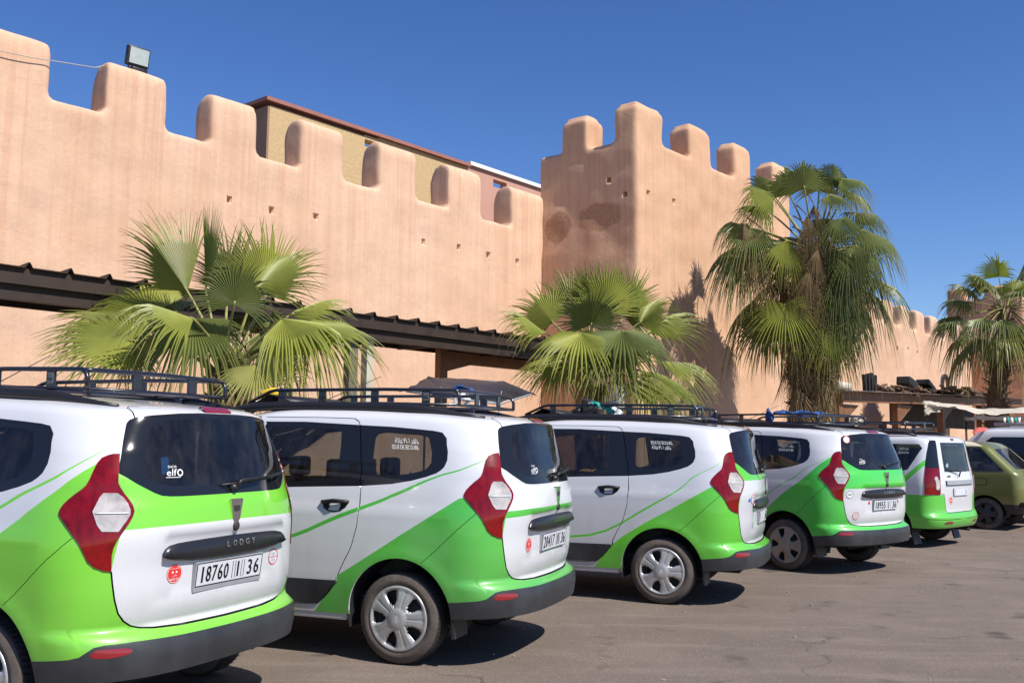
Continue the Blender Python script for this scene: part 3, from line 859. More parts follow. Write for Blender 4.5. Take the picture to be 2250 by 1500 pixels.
# --- tall palm with its skirt of dead leaves
D3 = 22.3
O3 = at(1765, 1000, D3); O3.z = 0
p3 = palm_root('fan_palm', O3, 'tall mature fan palm with dark crown and brown skirt of dead fronds, beside the tower')
crown3 = at(1790, 560, D3)
trunk(p3, [(0, 0, 0), (.05, 0, 2.5), crown3 - O3 + Vector((0, 0, -.2))], [.34, .28, .20], 14, 140, .22)
r3 = random.Random(31)
k3 = 0
def rnd_frond(root, O, crown, az, el, petl, R_, mats, seed, droop, spread, fold, nm='frond', base_dz=0.0, nseg=40, split=.5, twist=0.35, hang=0.5, tipdown=0.35):
    r = random.Random(seed)
    d = Vector((math.cos(az) * math.cos(el), math.sin(az) * math.cos(el), math.sin(el)))
    b = crown + Vector((math.cos(az) * .12, math.sin(az) * .12, base_dz))
    hub = b + d * petl + Vector((0, 0, -hang * petl * petl * .5 * math.cos(el)))
    A = (d + Vector((0, 0, -tipdown))).normalized()
    up = Vector((0, 0, 1)) * max(.15, math.cos(el)) - Vector((math.cos(az), math.sin(az), 0)) * math.sin(el)
    side = A.cross(up)
    up = up + side * r.uniform(-twist, twist)
    add_frond(root, O, base=b, hub=hub, tip=hub + A * R_, up=up, mats=mats, seed=seed, nseg=nseg, spread=spread, droop=droop, fold=fold, split=split, nm=nm, pr=.02, lean=.5)
FR3 = [
 ((1767, 425), (1757, 348), -.5, (-.1, -.9, .4), DG, 100, .5), ((1735, 440), (1712, 352), -.1, (-.5, -.7, .4), YG, 75, .8),
 ((1830, 421), (1828, 344), .1, (.3, -.8, .5), DG, 90, .8), ((1800, 430), (1795, 365), .5, (0, -.8, .5), DG, 100, .6),
 ((1822, 441), (1880, 470), -.8, (.2, -.8, .8), DG, 110, .8), ((1850, 405), (1928, 420), -.2, (.2, -.6, .9), DG, 105, 1.0),
 ((1862, 430), (1930, 470), .6, (.3, -.5, .9), DG, 105, 1.0), ((1700, 449), (1608, 412), -.4, (-.1, -.7, .8), YG, 90, .9),
 ((1690, 430), (1640, 390), .5, (-.2, -.7, .8), DG, 100, .7), ((1680, 470), (1600, 470), .1, (-.2, -.6, .9), DG, 100, .9),
 ((1612, 490), (1566, 520), -.2, (-.3, -.6, .8), DG, 100, 1.0), ((1628, 551), (1541, 600), -.5, (-.1, -.6, .9), DG, 105, 1.0),
 ((1640, 560), (1570, 620), .5, (-.1, -.6, .9), DG, 105, 1.0), ((1895, 505), (1998, 540), -.1, (.1, -.6, .9), DG, 105, 1.0),
 ((1880, 470), (1965, 470), .4, (.1, -.6, .9), DG, 105, 1.0), ((1880, 540), (1960, 600), -.6, (.1, -.7, .8), DG, 105, 1.0),
 ((1868, 560), (1890, 650), -.9, (.1, -.9, .6), DG, 110, .6), ((1727, 528), (1738, 620), -1.1, (.2, -.9, .3), YG, 55, .4),
 ((1815, 480), (1835, 550), -.6, (.3, -.8, .5), DG, 85, .7),
 ((1723, 668), (1733, 765), -1.0, (-.1, -.9, .4), YG, 110, .3), ((1685, 700), (1645, 785), -.6, (-.3, -.8, .5), DG, 100, .5),
 ((1842, 605), (1905, 700), -.7, (.2, -.8, .6), DG, 80, .9), ((1868, 660), (1915, 760), -.5, (.3, -.8, .5), DG, 85, .8),
 ((1826, 717), (1858, 820), -.7, (.2, -.8, .3), YG, 80, .5), ((1750, 690), (1790, 775), -.9, (.2, -.9, .4), DG, 85, .5),
 ((1700, 690), (1690, 790), .3, (-.3, -.8, .4), DG, 90, .5), ((1850, 700), (1880, 790), .4, (.3, -.8, .4), DG, 90, .5),
 ((1650, 500), (1600, 560), -.9, (-.2, -.8, .6), DG, 100, .9), ((1850, 480), (1900, 530), -1.2, (.2, -.8, .6), DG, 100, .9),
]
for q_, (hp, tp, dy, up, mt, sp, dr) in enumerate(FR3):
    if q_ < 10: hp = (hp[0], hp[1] - 12); tp = (tp[0], tp[1] - 22); dr *= .8
    H = at(hp[0], hp[1], D3 + dy); T_ = at(tp[0], tp[1], D3 + dy * 1.25)
    zb = max(2.6, min(crown3.z, H.z + .1))
    b = Vector((crown3.x + (O3.x - crown3.x) * (crown3.z - zb) / crown3.z, crown3.y, zb))
    add_frond(p3, O3, base=b, hub=H, tip=T_, up=up, mats=mt, seed=300 + k3, nseg=42, spread=sp * 1.1, droop=dr * .7, fold=.34, pr=.02, split=.52)
    k3 += 1
for (n_, el0, el1, pl, dr) in ((5, 30, 65, 1.15, .6), (7, 0, 30, 1.35, .8), (5, -30, -5, 1.3, .9)):
    for i in range(n_):
        az = math.radians(90) + (i - (n_ - 1) / 2) * math.radians(170 / n_) + r3.uniform(-.15, .15)
        rnd_frond(p3, O3, crown3, az, math.radians(r3.uniform(el0, el1)), pl * r3.uniform(.88, 1.12), r3.uniform(.95, 1.15), DG, 300 + k3, dr, r3.uniform(95, 120), r3.uniform(.2, .4), base_dz=-.1)
        k3 += 1
for i in range(9):
    az = r3.uniform(.15, PI - .15); e_ = r3.uniform(-15, 50)
    rnd_frond(p3, O3, crown3, az, math.radians(e_), r3.uniform(.8, 1.15), r3.uniform(.85, 1.05), DG, 900 + i, .75, r3.uniform(100, 120), r3.uniform(.25, .4), base_dz=-.2)
# dead fronds hang straight down, layer on layer, from the crown to the foot
def dead(i, c, az, rad_, ln, sp=48):
    out = Vector((math.cos(az), math.sin(az), 0))
    hub = c + out * rad_ + Vector((0, 0, -.1))
    tip = hub + out * r3.uniform(-.08, .16) + Vector((r3.uniform(-.12, .12), r3.uniform(-.12, .12), -ln))
    add_frond(p3, O3, base=c + out * .15 + Vector((0, 0, .3)), hub=hub, tip=tip, up=tuple(out), mats=DD, seed=500 + i, nseg=22, spread=sp, droop=.12, fold=.8, split=.22, pr=.014, nm='dead_frond', curl=r3.uniform(-.15, .25))
i_ = 0
for z, n_, rad_ in ((6.3, 12, .55), (5.6, 14, .85), (5.0, 14, .85), (4.4, 14, .72), (3.8, 13, .62), (3.3, 12, .55), (2.8, 12, .48)):
    for i in range(n_):
        az = i * 2 * PI / n_ + r3.uniform(-.3, .3) + z
        dead(i_, Vector((O3.x + (crown3.x - O3.x) * z / crown3.z, O3.y, z + r3.uniform(-.25, .25))), az, rad_ * r3.uniform(.75, 1.2), r3.uniform(.8, 1.2)); i_ += 1
# two brown curtains on the camera side: a narrow one in the middle, a broad one at the left
for i in range(8):
    H = at(1775 + r3.uniform(-20, 28), 450 + i * 24, D3 - 1.3); dead(i_, H + Vector((0, .8, .1)), -PI / 2 + r3.uniform(-.4, .4), .8, r3.uniform(.7, 1.05), 34); i_ += 1
for i in range(9):
    H = at(1676 + r3.uniform(-30, 34), 490 + i * 14, D3 - 1.05); dead(i_, H + Vector((0, .7, .1)), -PI / 2 + r3.uniform(-.5, .5), .7, r3.uniform(.7, 1.1), 36); i_ += 1

# --- far palm at the right edge
D4 = 37.6
O4 = at(2205, 1000, D4); O4.z = 0
p4 = palm_root('fan_palm', O4, 'distant fan palm with stubbly trunk before the far tower, at the right edge')
r3 = random.Random(5)
crown4 = at(2208, 672, D4)
trunk(p4, [(-.35, 0, 0), (-.3, 0, 2.5), (0, 0, 4.5), crown4 - O4 + Vector((0, 0, -.1))], [.36, .34, .36, .26], 15, 260, .34)
k4 = 0
for (n_, el0, el1, pl, dr) in ((4, 60, 80, 1.2, .25), (8, 30, 58, 1.5, .5), (9, 0, 28, 1.7, .7), (9, -38, -5, 1.7, .85)):
    ph = r3.uniform(0, 6)
    for i in range(n_):
        az = ph + i * 2 * PI / n_ + r3.uniform(-.22, .22)
        el = math.radians(r3.uniform(el0, el1))
        rnd_frond(p4, O4, crown4, az, el, pl * r3.uniform(.85, 1.15), r3.uniform(1.2, 1.4), DG if r3.random() < .7 else YG, 700 + k4, dr, r3.uniform(90, 120), r3.uniform(.2, .4), base_dz=-.1, nseg=32)
        k4 += 1
for i in range(5):
    az = r3.uniform(0, 2 * PI); out = Vector((math.cos(az), math.sin(az), 0))
    hub = crown4 + out * .6 + Vector((0, 0, -.9)); tip = hub + out * .1 + Vector((0, 0, -1.1))
    add_frond(p4, O4, base=crown4 + Vector((0, 0, -.3)), hub=hub, tip=tip, up=tuple(out), mats=DD, seed=760 + i, nseg=16, spread=40, droop=.1, fold=.8, split=.3, nm='dead_frond')
# ------------------------------------------------------------------ car skin as a smooth (U,V) surface
def _pchip(x, y, xi):
    h = np.diff(x); d = np.diff(y) / h; m = np.zeros_like(y)
    m[0], m[-1] = d[0], d[-1]
    for i in range(1, len(x) - 1):
        if d[i - 1] * d[i] > 0:
            w1 = 2 * h[i] + h[i - 1]; w2 = h[i] + 2 * h[i - 1]; m[i] = (w1 + w2) / (w1 / d[i - 1] + w2 / d[i])
    k = np.clip(np.searchsorted(x, xi) - 1, 0, len(x) - 2)
    t = (xi - x[k]) / h[k]; t2 = t * t; t3 = t2 * t
    return (2 * t3 - 3 * t2 + 1) * y[k] + (t3 - 2 * t2 + t) * h[k] * m[k] + (-2 * t3 + 3 * t2) * y[k + 1] + (t3 - t2) * h[k] * m[k + 1]

class Surf:
    """left half of a car skin: (U,V) -> x forward from the tail, y left, z up"""
    def __init__(s, tab, shear, nx=3.0, mx=2.5, side=3.4, disp=None, z0=1.2):
        s.t = np.array(tab, float); s.sh = np.array(shear, float); s.n, s.m = nx, mx; s.disp = disp; s.z0 = z0
        dz = np.diff(s.t[:, 0]); dw = np.diff(s.t[:, 1]); s.V = np.concatenate([[0], np.cumsum(np.hypot(dz, dw))])
        a = np.linspace(0, np.pi / 2, 4000)
        y = .85 * np.sin(a) ** (2 / nx); x = .5 * (1 - np.cos(a) ** (2 / mx))
        Ln = np.concatenate([[0], np.cumsum(np.hypot(np.diff(x), np.diff(y)))])
        s.tv = np.linspace(0, s.V[-1], 3000); s.tt = [_pchip(s.V, s.t[:, i], s.tv) for i in range(6)]
        s.tx = np.linspace(s.sh[0, 0], s.sh[-1, 0], 600); s.tk = _pchip(s.sh[:, 0], s.sh[:, 1], s.tx)
        s.aL, s.aa = Ln, a; s.U1 = Ln[-1]; s.U2 = s.U1 + side; s.U3 = s.U2 + s.U1
    def raw(s, U, V):
        U = np.asarray(U, float); V = np.clip(np.asarray(V, float), 0, s.V[-1])
        z, w, xr, Lr, xf, Lf = [np.interp(V, s.tv, q) for q in s.tt]
        a = np.interp(np.clip(U, 0, s.U1), s.aL, s.aa)
        yr = w * np.sin(a) ** (2 / s.n); xr_ = xr + Lr * (1 - np.maximum(np.cos(a), 0) ** (2 / s.m))
        fr = np.clip((U - s.U1) / (s.U2 - s.U1), 0, 1)
        xs = (xr + Lr) + fr * ((xf - Lf) - (xr + Lr))
        b = np.interp(np.clip(s.U3 - U, 0, s.U1), s.aL, s.aa)
        yf = w * np.sin(b) ** (2 / s.n); xf_ = xf - Lf * (1 - np.maximum(np.cos(b), 0) ** (2 / s.m))
        x = np.where(U <= s.U1, xr_, np.where(U <= s.U2, xs, xf_))
        y = np.where(U <= s.U1, yr, np.where(U <= s.U2, w, yf))
        k = np.interp(x, s.tx, s.tk)
        z = z + np.maximum(0, z - s.z0) * (k - 1)
        return np.stack([x, y, z], -1)
    def nrm(s, U, V, f=None):
        f = f or s.raw; e = 4e-3
        U = np.asarray(U, float); V = np.asarray(V, float)
        U = np.clip(U, 2e-3, s.U3 - 2e-3)
        Ua = np.maximum(U - e, 1e-4); Va = np.maximum(V - e, 0); Vb = np.minimum(V + e, s.V[-1] - 1e-3)
        Va = np.minimum(Va, s.V[-1] - 2e-3)
        du = f(U + e, V) - f(Ua, V); dv = f(U, Vb) - f(U, Va)
        n = -np.cross(du, dv); ln = np.linalg.norm(n, axis=-1, keepdims=True)
        n = np.where(ln < 1e-12, np.array([0, 0, 1.0]), n / (ln + 1e-15))
        return n
    def full(s, U, V):
        P = s.raw(U, V)
        if s.disp is None: return P
        return P + s.nrm(U, V) * s.disp(P)[..., None]
    def P(s, U, V, off=0.0):
        """any U; negative is the right-hand side"""
        sg = -1 if U < 0 else 1
        p = s.full(np.array([abs(U)]), np.array([V]))[0] + s.nrm(np.array([abs(U)]), np.array([V]))[0] * off
        return Vector((p[0], sg * p[1], p[2]))
    def PB(s, U, V, off=0.0):
        U = np.asarray(U, float); V = np.asarray(V, float); sg = np.where(U < 0, -1.0, 1.0)
        p = s.full(np.abs(U), V) + s.nrm(np.abs(U), V) * off
        p[:, 1] *= sg
        return p.tolist()
    def xz(s, x, z):
        U = min(max(s.U1 + (x - .6) * (s.U2 - s.U1) / 3.4, .3), s.U3 - .05); V = float(np.interp(z, s.t[:, 0], s.V))
        return s._solve(U, V, (0, 2), (x, z))
    def yz(s, y, z):
        V = float(np.interp(z, s.t[:, 0], s.V))
        return s._solve(min(abs(y) * 1.05, 1.0), V, (1, 2), (abs(y), z))
    def _solve(s, U, V, ax, tgt):
        for _ in range(30):
            e = 1e-5
            Q = s.raw(np.array([U, U + e, U]), np.array([V, V, V + e]))
            r = np.array([Q[0][ax[0]] - tgt[0], Q[0][ax[1]] - tgt[1]])
            if abs(r).max() < 1e-6: break
            J = np.array([[(Q[1][a] - Q[0][a]) / e, (Q[2][a] - Q[0][a]) / e] for a in ax])
            d = np.clip(np.linalg.lstsq(J, -r, rcond=None)[0], -.12, .12)
            U = float(np.clip(U + d[0], 0, s.U3)); V = float(np.clip(V + d[1], 0, s.V[-1]))
        return (U, V)

def densify(p, step=.035, closed=True):
    out = []
    n = len(p)
    for i in range(n if closed else n - 1):
        a, b = p[i], p[(i + 1) % n]
        k = max(1, int(math.hypot(b[0] - a[0], b[1] - a[1]) / step))
        for j in range(k): out.append((a[0] + (b[0] - a[0]) * j / k, a[1] + (b[1] - a[1]) * j / k))
    if not closed: out.append(p[-1])
    return out
def XZ(S, pts, closed=True, step=.06): return [S.xz(*q) for q in densify(pts, step, closed)]
def YZ(S, pts, closed=True, step=.06): return [S.yz(*q) for q in densify(pts, step, closed)]
def strip(line, w):
    """thin closed outline either side of an open line"""
    n = len(line); a, b = [], []
    for i, p in enumerate(line):
        q0, q1 = line[max(i - 1, 0)], line[min(i + 1, n - 1)]
        dx, dy = q1[0] - q0[0], q1[1] - q0[1]; l_ = math.hypot(dx, dy) or 1
        nx, ny = -dy / l_ * w / 2, dx / l_ * w / 2
        a.append((p[0] + nx, p[1] + ny)); b.append((p[0] - nx, p[1] - ny))
    return a + b[::-1]
def smooth_poly(p, it=1):
    for _ in range(it):
        q = []
        n = len(p)
        for i in range(n):
            a, b = p[i], p[(i + 1) % n]
            q += [(a[0] * .75 + b[0] * .25, a[1] * .75 + b[1] * .25), (a[0] * .25 + b[0] * .75, a[1] * .25 + b[1] * .75)]
        p = q
    return p
def inside(poly, X, Y):
    px = np.array([q[0] for q in poly]); py = np.array([q[1] for q in poly])
    r = np.zeros(len(X), bool)
    j = len(poly) - 1
    for i in range(len(poly)):
        c = ((py[i] > Y) != (py[j] > Y))
        if c.any():
            xx = (px[j] - px[i]) * (Y - py[i]) / (py[j] - py[i] + 1e-15) + px[i]
            r ^= c & (X < xx)
        j = i
    return r

def skin(S, regions, paints, panels, gu=.05, gv=.04, fine=1.35):
    """regions: name -> UV outlines. panels: ordered [(panel, region names, kind)] first match owns a triangle.
    paints: [(material slot, region)] for the painted panels. Returns raw arrays."""
    U = list(np.arange(0, fine, gu * .7)) + list(np.arange(fine, S.U3, gu)) + [S.U3]
    Vv = list(np.linspace(0, S.V[-1], int(S.V[-1] / gv)))
    pts = [(u, v) for u in U for v in Vv]
    edges = []
    for nm, polys in regions.items():
        for poly in polys:
            poly = densify(poly, .045)
            poly = [(min(max(q[0], 0.0), S.U3), min(max(q[1], 0.0), S.V[-1])) for q in poly]
            b = len(pts); n = len(poly)
            pts += poly
            edges += [(b + i, b + (i + 1) % n) for i in range(n)]
    vo, eo, fo, *_ = delaunay_2d_cdt([Vector(p) for p in pts], edges, [], 0, 1e-5)
    uv = np.array([(v.x, v.y) for v in vo])
    tri = np.array([f for f in fo if len(f) == 3])
    c = uv[tri].mean(axis=1)
    a2 = (uv[tri[:, 1]] - uv[tri[:, 0]]); b2 = (uv[tri[:, 2]] - uv[tri[:, 0]])
    ar = a2[:, 0] * b2[:, 1] - a2[:, 1] * b2[:, 0]
    tri = tri[np.abs(ar) > 1e-9]; c = c[np.abs(ar) > 1e-9]
    IN = {}
    for nm, polys in regions.items():
        r = np.zeros(len(tri), bool)
        for poly in polys: r |= inside(poly, c[:, 0], c[:, 1])
        IN[nm] = r
    own = np.full(len(tri), -1)
    for k, (nm, regs, kind) in enumerate(panels):
        if regs is None: sel = np.ones(len(tri), bool)
        else:
            sel = np.zeros(len(tri), bool)
            for q in regs: sel |= IN[q]
        own[(own < 0) & sel] = k
    slot = np.zeros(len(tri), int)
    for s_, q in paints: slot[IN[q]] = s_
    uvc = np.stack([np.clip(uv[:, 0], 0, S.U3), np.clip(uv[:, 1], 0, S.V[-1])], -1)
    P = S.full(uvc[:, 0], uvc[:, 1]); Nn = S.nrm(uvc[:, 0], uvc[:, 1], S.full)
    P[uvc[:, 0] < 1e-6, 1] = 0
    Nn[(uvc[:, 0] < 1e-3)] *= np.array([1, 0, 1])
    Nn /= np.linalg.norm(Nn, axis=-1, keepdims=True) + 1e-12
    return dict(P=P, N=Nn, tri=tri, own=own, slot=slot, uv=uvc, IN=IN)

def panel_mesh(name, D, sel, mats, off=0.0, skirt=.016, side=1, both=False, slots=None, inset=0.0):
    tri = D['tri'][sel]
    if len(tri) == 0: return None
    sl_ = (slots if slots is not None else D['slot'])[sel]
    used, invx = np.unique(tri, return_inverse=True); tri = invx.reshape(-1, 3)
    P = D['P'][used] + D['N'][used] * off; Nn = D['N'][used]; uv = D['uv'][used]
    e = np.sort(np.concatenate([tri[:, [0, 1]], tri[:, [1, 2]], tri[:, [2, 0]]]), axis=1)
    ue, cnt = np.unique(e, axis=0, return_counts=True)
    be = ue[cnt == 1]
    be = be[~((uv[be[:, 0], 0] < 1e-6) & (uv[be[:, 1], 0] < 1e-6))]
    be = be[~((uv[be[:, 0], 1] > D['vmax'] - 1e-4) & (uv[be[:, 1], 1] > D['vmax'] - 1e-4))]
    V, F, MI, NO = [P], [tri], [sl_], [Nn]
    nb = len(P)
    if skirt > 0 and len(be):
        A, B = P[be[:, 0]], P[be[:, 1]]; NA, NB_ = Nn[be[:, 0]], Nn[be[:, 1]]
        sv = np.concatenate([A, B, B - NB_ * skirt, A - NA * skirt]); k = len(be)
        sn = np.cross(B - A, NA); sn /= np.linalg.norm(sn, axis=1, keepdims=True) + 1e-12
        i = np.arange(k) + nb
        f1 = np.stack([i, i + k, i + 2 * k], 1); f2 = np.stack([i, i + 2 * k, i + 3 * k], 1)
        V.append(sv); NO.append(np.concatenate([(sn + NA) * .7] * 4)); F += [f1, f2]
        # material of the skirt follows its triangle: take the commonest slot
        z = np.full(k, int(np.bincount(sl_).argmax()))
        MI += [z, z]
    V = np.concatenate(V); F = np.concatenate(F); MI = np.concatenate(MI); NO = np.concatenate(NO)
    def flip(V, F, NO): return V * np.array([1, -1, 1]), F[:, ::-1], NO * np.array([1, -1, 1])
    # orient faces along the normals
    fn = np.cross(V[F[:, 1]] - V[F[:, 0]], V[F[:, 2]] - V[F[:, 0]])
    bad = (fn * NO[F[:, 0]]).sum(1) < 0
    F[bad] = F[bad][:, ::-1]
    if both:
        V2, F2, N2 = flip(V, F, NO); F = np.concatenate([F, F2 + len(V)]); V = np.concatenate([V, V2]); NO = np.concatenate([NO, N2]); MI = np.concatenate([MI, MI])
    elif side < 0:
        V, F, NO = flip(V, F, NO)
    me = bpy.data.meshes.new(name)
    me.vertices.add(len(V)); me.vertices.foreach_set('co', V.ravel())
    me.loops.add(len(F) * 3); me.loops.foreach_set('vertex_index', F.ravel().astype(np.int32))
    me.polygons.add(len(F)); me.polygons.foreach_set('loop_start', np.arange(len(F), dtype=np.int32) * 3)
    me.polygons.foreach_set('loop_total', np.full(len(F), 3, np.int32))
    me.polygons.foreach_set('material_index', MI.astype(np.int32))
    me.polygons.foreach_set('use_smooth', np.ones(len(F), bool))
    for m_ in mats: me.materials.append(m_)
    me.update(calc_edges=True); me.validate()
    if len(me.vertices) == len(NO):
        ln = np.linalg.norm(NO, axis=1, keepdims=True) + 1e-12
        me.normals_split_custom_set_from_vertices((NO / ln).tolist())
    return me

# ------------------------------------------------------------------ writing
_tx = {}
def text_verts(s, font_size=1.0):
    key = s
    if key in _tx: return _tx[key]
    cu = bpy.data.curves.new('t', 'FONT'); cu.body = s; cu.size = 1; cu.resolution_u = 2
    o = bpy.data.objects.new('t', cu); COL.objects.link(o)
    dg = bpy.context.evaluated_depsgraph_get()
    me = bpy.data.meshes.new_from_object(o.evaluated_get(dg), depsgraph=dg)
    vs = [(v.co.x, v.co.y) for v in me.vertices]; fs = [tuple(p.vertices) for p in me.polygons]
    bpy.data.objects.remove(o); bpy.data.meshes.remove(me)
    xs = [v[0] for v in vs]; ys = [v[1] for v in vs]
    w = max(xs) - min(xs) or 1; h = max(ys) - min(ys) or 1
    vs = [((x - min(xs)) / w, (y - min(ys)) / h) for x, y in vs]
    _tx[key] = (vs, fs, w / h)
    return _tx[key]
def decal_text(S, mb, s, u, v, w, h, off=.0025, mi=0, slant=0.0):
    """text centred at (u,v) on the skin, reading left to right for someone facing it from outside"""
    vs, fs, asp = text_verts(s)
    q = np.array(vs)
    xx = (q[:, 0] - .5) * w + (q[:, 1] - .5) * h * slant; yy = (q[:, 1] - .5) * h
    mb.add(S.PB(u - xx, v + yy, off), fs, mi)
def decal_disc(S, mb, u, v, r, off=.002, mi=0, r0=0, n=28):
    if r0 <= 0:
        vs = [S.P(u, v, off)] + [S.P(u - r * math.cos(2 * PI * k / n), v + r * math.sin(2 * PI * k / n), off) for k in range(n)]
        mb.add(vs, [(0, 1 + k, 1 + (k + 1) % n) for k in range(n)], mi)
    else:
        vs = []
        for q in (r0, r): vs += [S.P(u - q * math.cos(2 * PI * k / n), v + q * math.sin(2 * PI * k / n), off) for k in range(n)]
        mb.add(vs, [(k, (k + 1) % n, n + (k + 1) % n, n + k) for k in range(n)], mi)
def decal_rect(S, mb, u, v, w, h, off=.002, mi=0, n=6):
    vs = []; fs = []
    for i in range(n + 1):
        for j in (0, 1): vs.append(S.P(u - w / 2 + w * i / n, v - h / 2 + h * j, off))
    for i in range(n): fs.append((2 * i, 2 * i + 2, 2 * i + 3, 2 * i + 1))
    mb.add(vs, fs, mi)

# ------------------------------------------------------------------ wheel
def wheel(root, x, y, side, R=.308, rim=.221, style='cover', dirty_or_shaded=False, name='wheel', rot=0.0):
    """side=+1: outer face looks to +y"""
    w = .19
    def f(a, b, c): return (x + a, y + side * c, R + b)
    m = MB()
    prof = [(rim - .012, -w * .95), (rim, -w), (R - .035, -w - .004), (R - .012, -w + .012), (R, -w + .03), (R, -.03), (R - .012, -.012), (R - .03, .0), (R - .05, .008), (rim + .03, .010), (rim + .006, .004), (rim - .004, -.006)]
    mis = [0, 0, 0, 1, 1, 1, 0, 0, 0, 0, 0]
    m.lathe(prof, 44, f, 0, mis)
    o = m.build(name, [M['tyre'], M['tread']], root)
    # tread blocks near the shoulder: shallow grooves as short dark bars
    m = MB()
    for k in range(60):
        t = 2 * PI * k / 60
        for c0, c1 in ((-.012, -.05), (-w + .012, -w + .05)):
            p = [f(math.cos(t) * (R + .0015), math.sin(t) * (R + .0015), c0), f(math.cos(t + .028) * (R + .0015), math.sin(t + .028) * (R + .0015), c0),
                 f(math.cos(t + .045) * (R + .0015), math.sin(t + .045) * (R + .0015), c1), f(math.cos(t + .017) * (R + .0015), math.sin(t + .017) * (R + .0015), c1)]
            m.add(p, [(0, 1, 2, 3)])
    tag(m.build('tread_groove', M['flat'], o), kind='stuff')
    # hub drum behind
    m = MB(); m.lathe([(0.0, -.055), (.12, -.055), (.13, -.07), (rim - .01, -.085), (rim - .006, -.02)], 32, f); m.build('brake_drum', M['hub'], o)
    # five-spoke cover
    n = 150; rad = [0.0, .03, .062, .068, .080, .095, .112, .130, .150, .168, .180, .190, .203, rim - .007, rim]
    vs, fs = [], []
    k5 = 5
    for r_ in rad:
        for k in range(n):
            t = 2 * PI * k / n + rot
            ph = ((t * k5 / (2 * PI)) % 1.0) * 2 - 1          # 0 at spoke centre? spoke at |ph| small
            d = abs(ph)
            z = .016 - .020 * (r_ / rim) ** 2
            if r_ <= .066: z = .0185
            # hole shape: between spokes
            hw = .40 * min(1, max(0, (r_ - .080) / .05)) if r_ < .13 else .40 - .02 * (r_ - .13) / .06
            edge = 1 - hw
            if r_ > .07 and r_ < .2:
                if d > edge - .12: z -= .012 * min(1, (d - (edge - .12)) / .12)
                if d < .10 and .07 < r_: z -= .0045 * (1 - d / .10) if r_ < .198 else 0
            if r_ >= rim - .008: z = .004 if r_ < rim else -.004
            if .19 < r_ < .21: z = .004
            vs.append(f(r_ * math.cos(t), r_ * math.sin(t), z + .004))
    for i in range(len(rad) - 1):
        rm = (rad[i] + rad[i + 1]) / 2
        for k in range(n):
            t = 2 * PI * (k + .5) / n + rot
            d = abs(((t * k5 / (2 * PI)) % 1.0) * 2 - 1)
            if .092 < rm < .188:
                q = (rm - .092) / (.188 - .092)
                hw = .37 * math.sqrt(max(0, min(1, q * 3.2))) * (1 if q < .85 else math.sqrt(max(0, (1 - q) / .15)) * .3 + .7)
                if d > 1 - hw: continue
            fs.append((i * n + k, i * n + (k + 1) % n, (i + 1) * n + (k + 1) % n, (i + 1) * n + k))
    m = MB(); m.add(vs, fs, 0, True)
    me = m.mesh('wheel_cover', M['hub'] if dirty_or_shaded is None else M['silverdull'] if dirty_or_shaded else M['silver'])  # None: cover coloured dark in place of shade
    oc = link('wheel_cover', me, o)
    so = oc.modifiers.new('s', 'SOLIDIFY'); so.thickness = .004; so.offset = -1
    return o
# ------------------------------------------------------------------ the green and white taxis
TAB = [(.20,.800,.14,.38,4.38,.5),(.26,.830,.05,.42,4.43,.5),(.36,.850,.01,.44,4.47,.55),(.46,.862,.0,.44,4.49,.55),(.53,.868,.02,.43,4.49,.55),
(.575,.870,.085,.43,4.48,.55),(.65,.871,.06,.46,4.46,.55),(.75,.873,.045,.48,4.44,.6),(.86,.873,.040,.50,4.40,.6),(.97,.871,.022,.55,4.22,.65),(1.03,.864,.016,.56,4.02,.7),
(1.14,.848,.025,.57,3.55,.75),(1.22,.832,.047,.56,3.38,.7),(1.32,.805,.07,.50,3.18,.65),(1.42,.775,.10,.50,3.0,.6),(1.50,.750,.12,.55,2.85,.6),(1.58,.720,.135,.60,2.7,.6),
(1.63,.695,.145,.62,2.6,.6),(1.662,.655,.19,.60,2.45,.6),(1.685,.58,.29,.60,2.3,.6),(1.70,.45,.45,.5,2.1,.5),(1.708,.25,.7,.4,1.8,.4),(1.71,.02,.95,.1,1.5,.1)]
SHE = [(0,1.0),(.4,1.0),(.9,1.06),(1.4,1.10),(2.0,1.11),(2.6,1.06),(3.2,1.0),(4.5,1.0)]
def _disp(P):
    x, y, z = P[..., 0], P[..., 1], P[..., 2]
    d = np.zeros_like(x)
    # wheel arch flare
    for cx in (.875, 3.68):
        r = np.hypot(x - cx, z - .32)
        f = np.exp(-((r - .405) / .055) ** 2) * .007
        d += np.where((y > .7) & (z < .95), f * np.clip((z - .34) / .2, 0, 1), 0)
    # dished number-plate recess on the tailgate
    rr_ = np.maximum(np.abs(np.abs(y) * 1.0) / .46, np.abs(z - .86) / .15)
    rec = 1 / (1 + np.exp((rr_ - 1) / .05))
    d -= np.where(x < .3, rec * .018, 0)
    # sculpted shoulder line
    d += np.where(x > .5, .005 * np.exp(-((z - 1.02) / .03) ** 2), 0)
    return d
SM = Surf(TAB, SHE, disp=_disp)

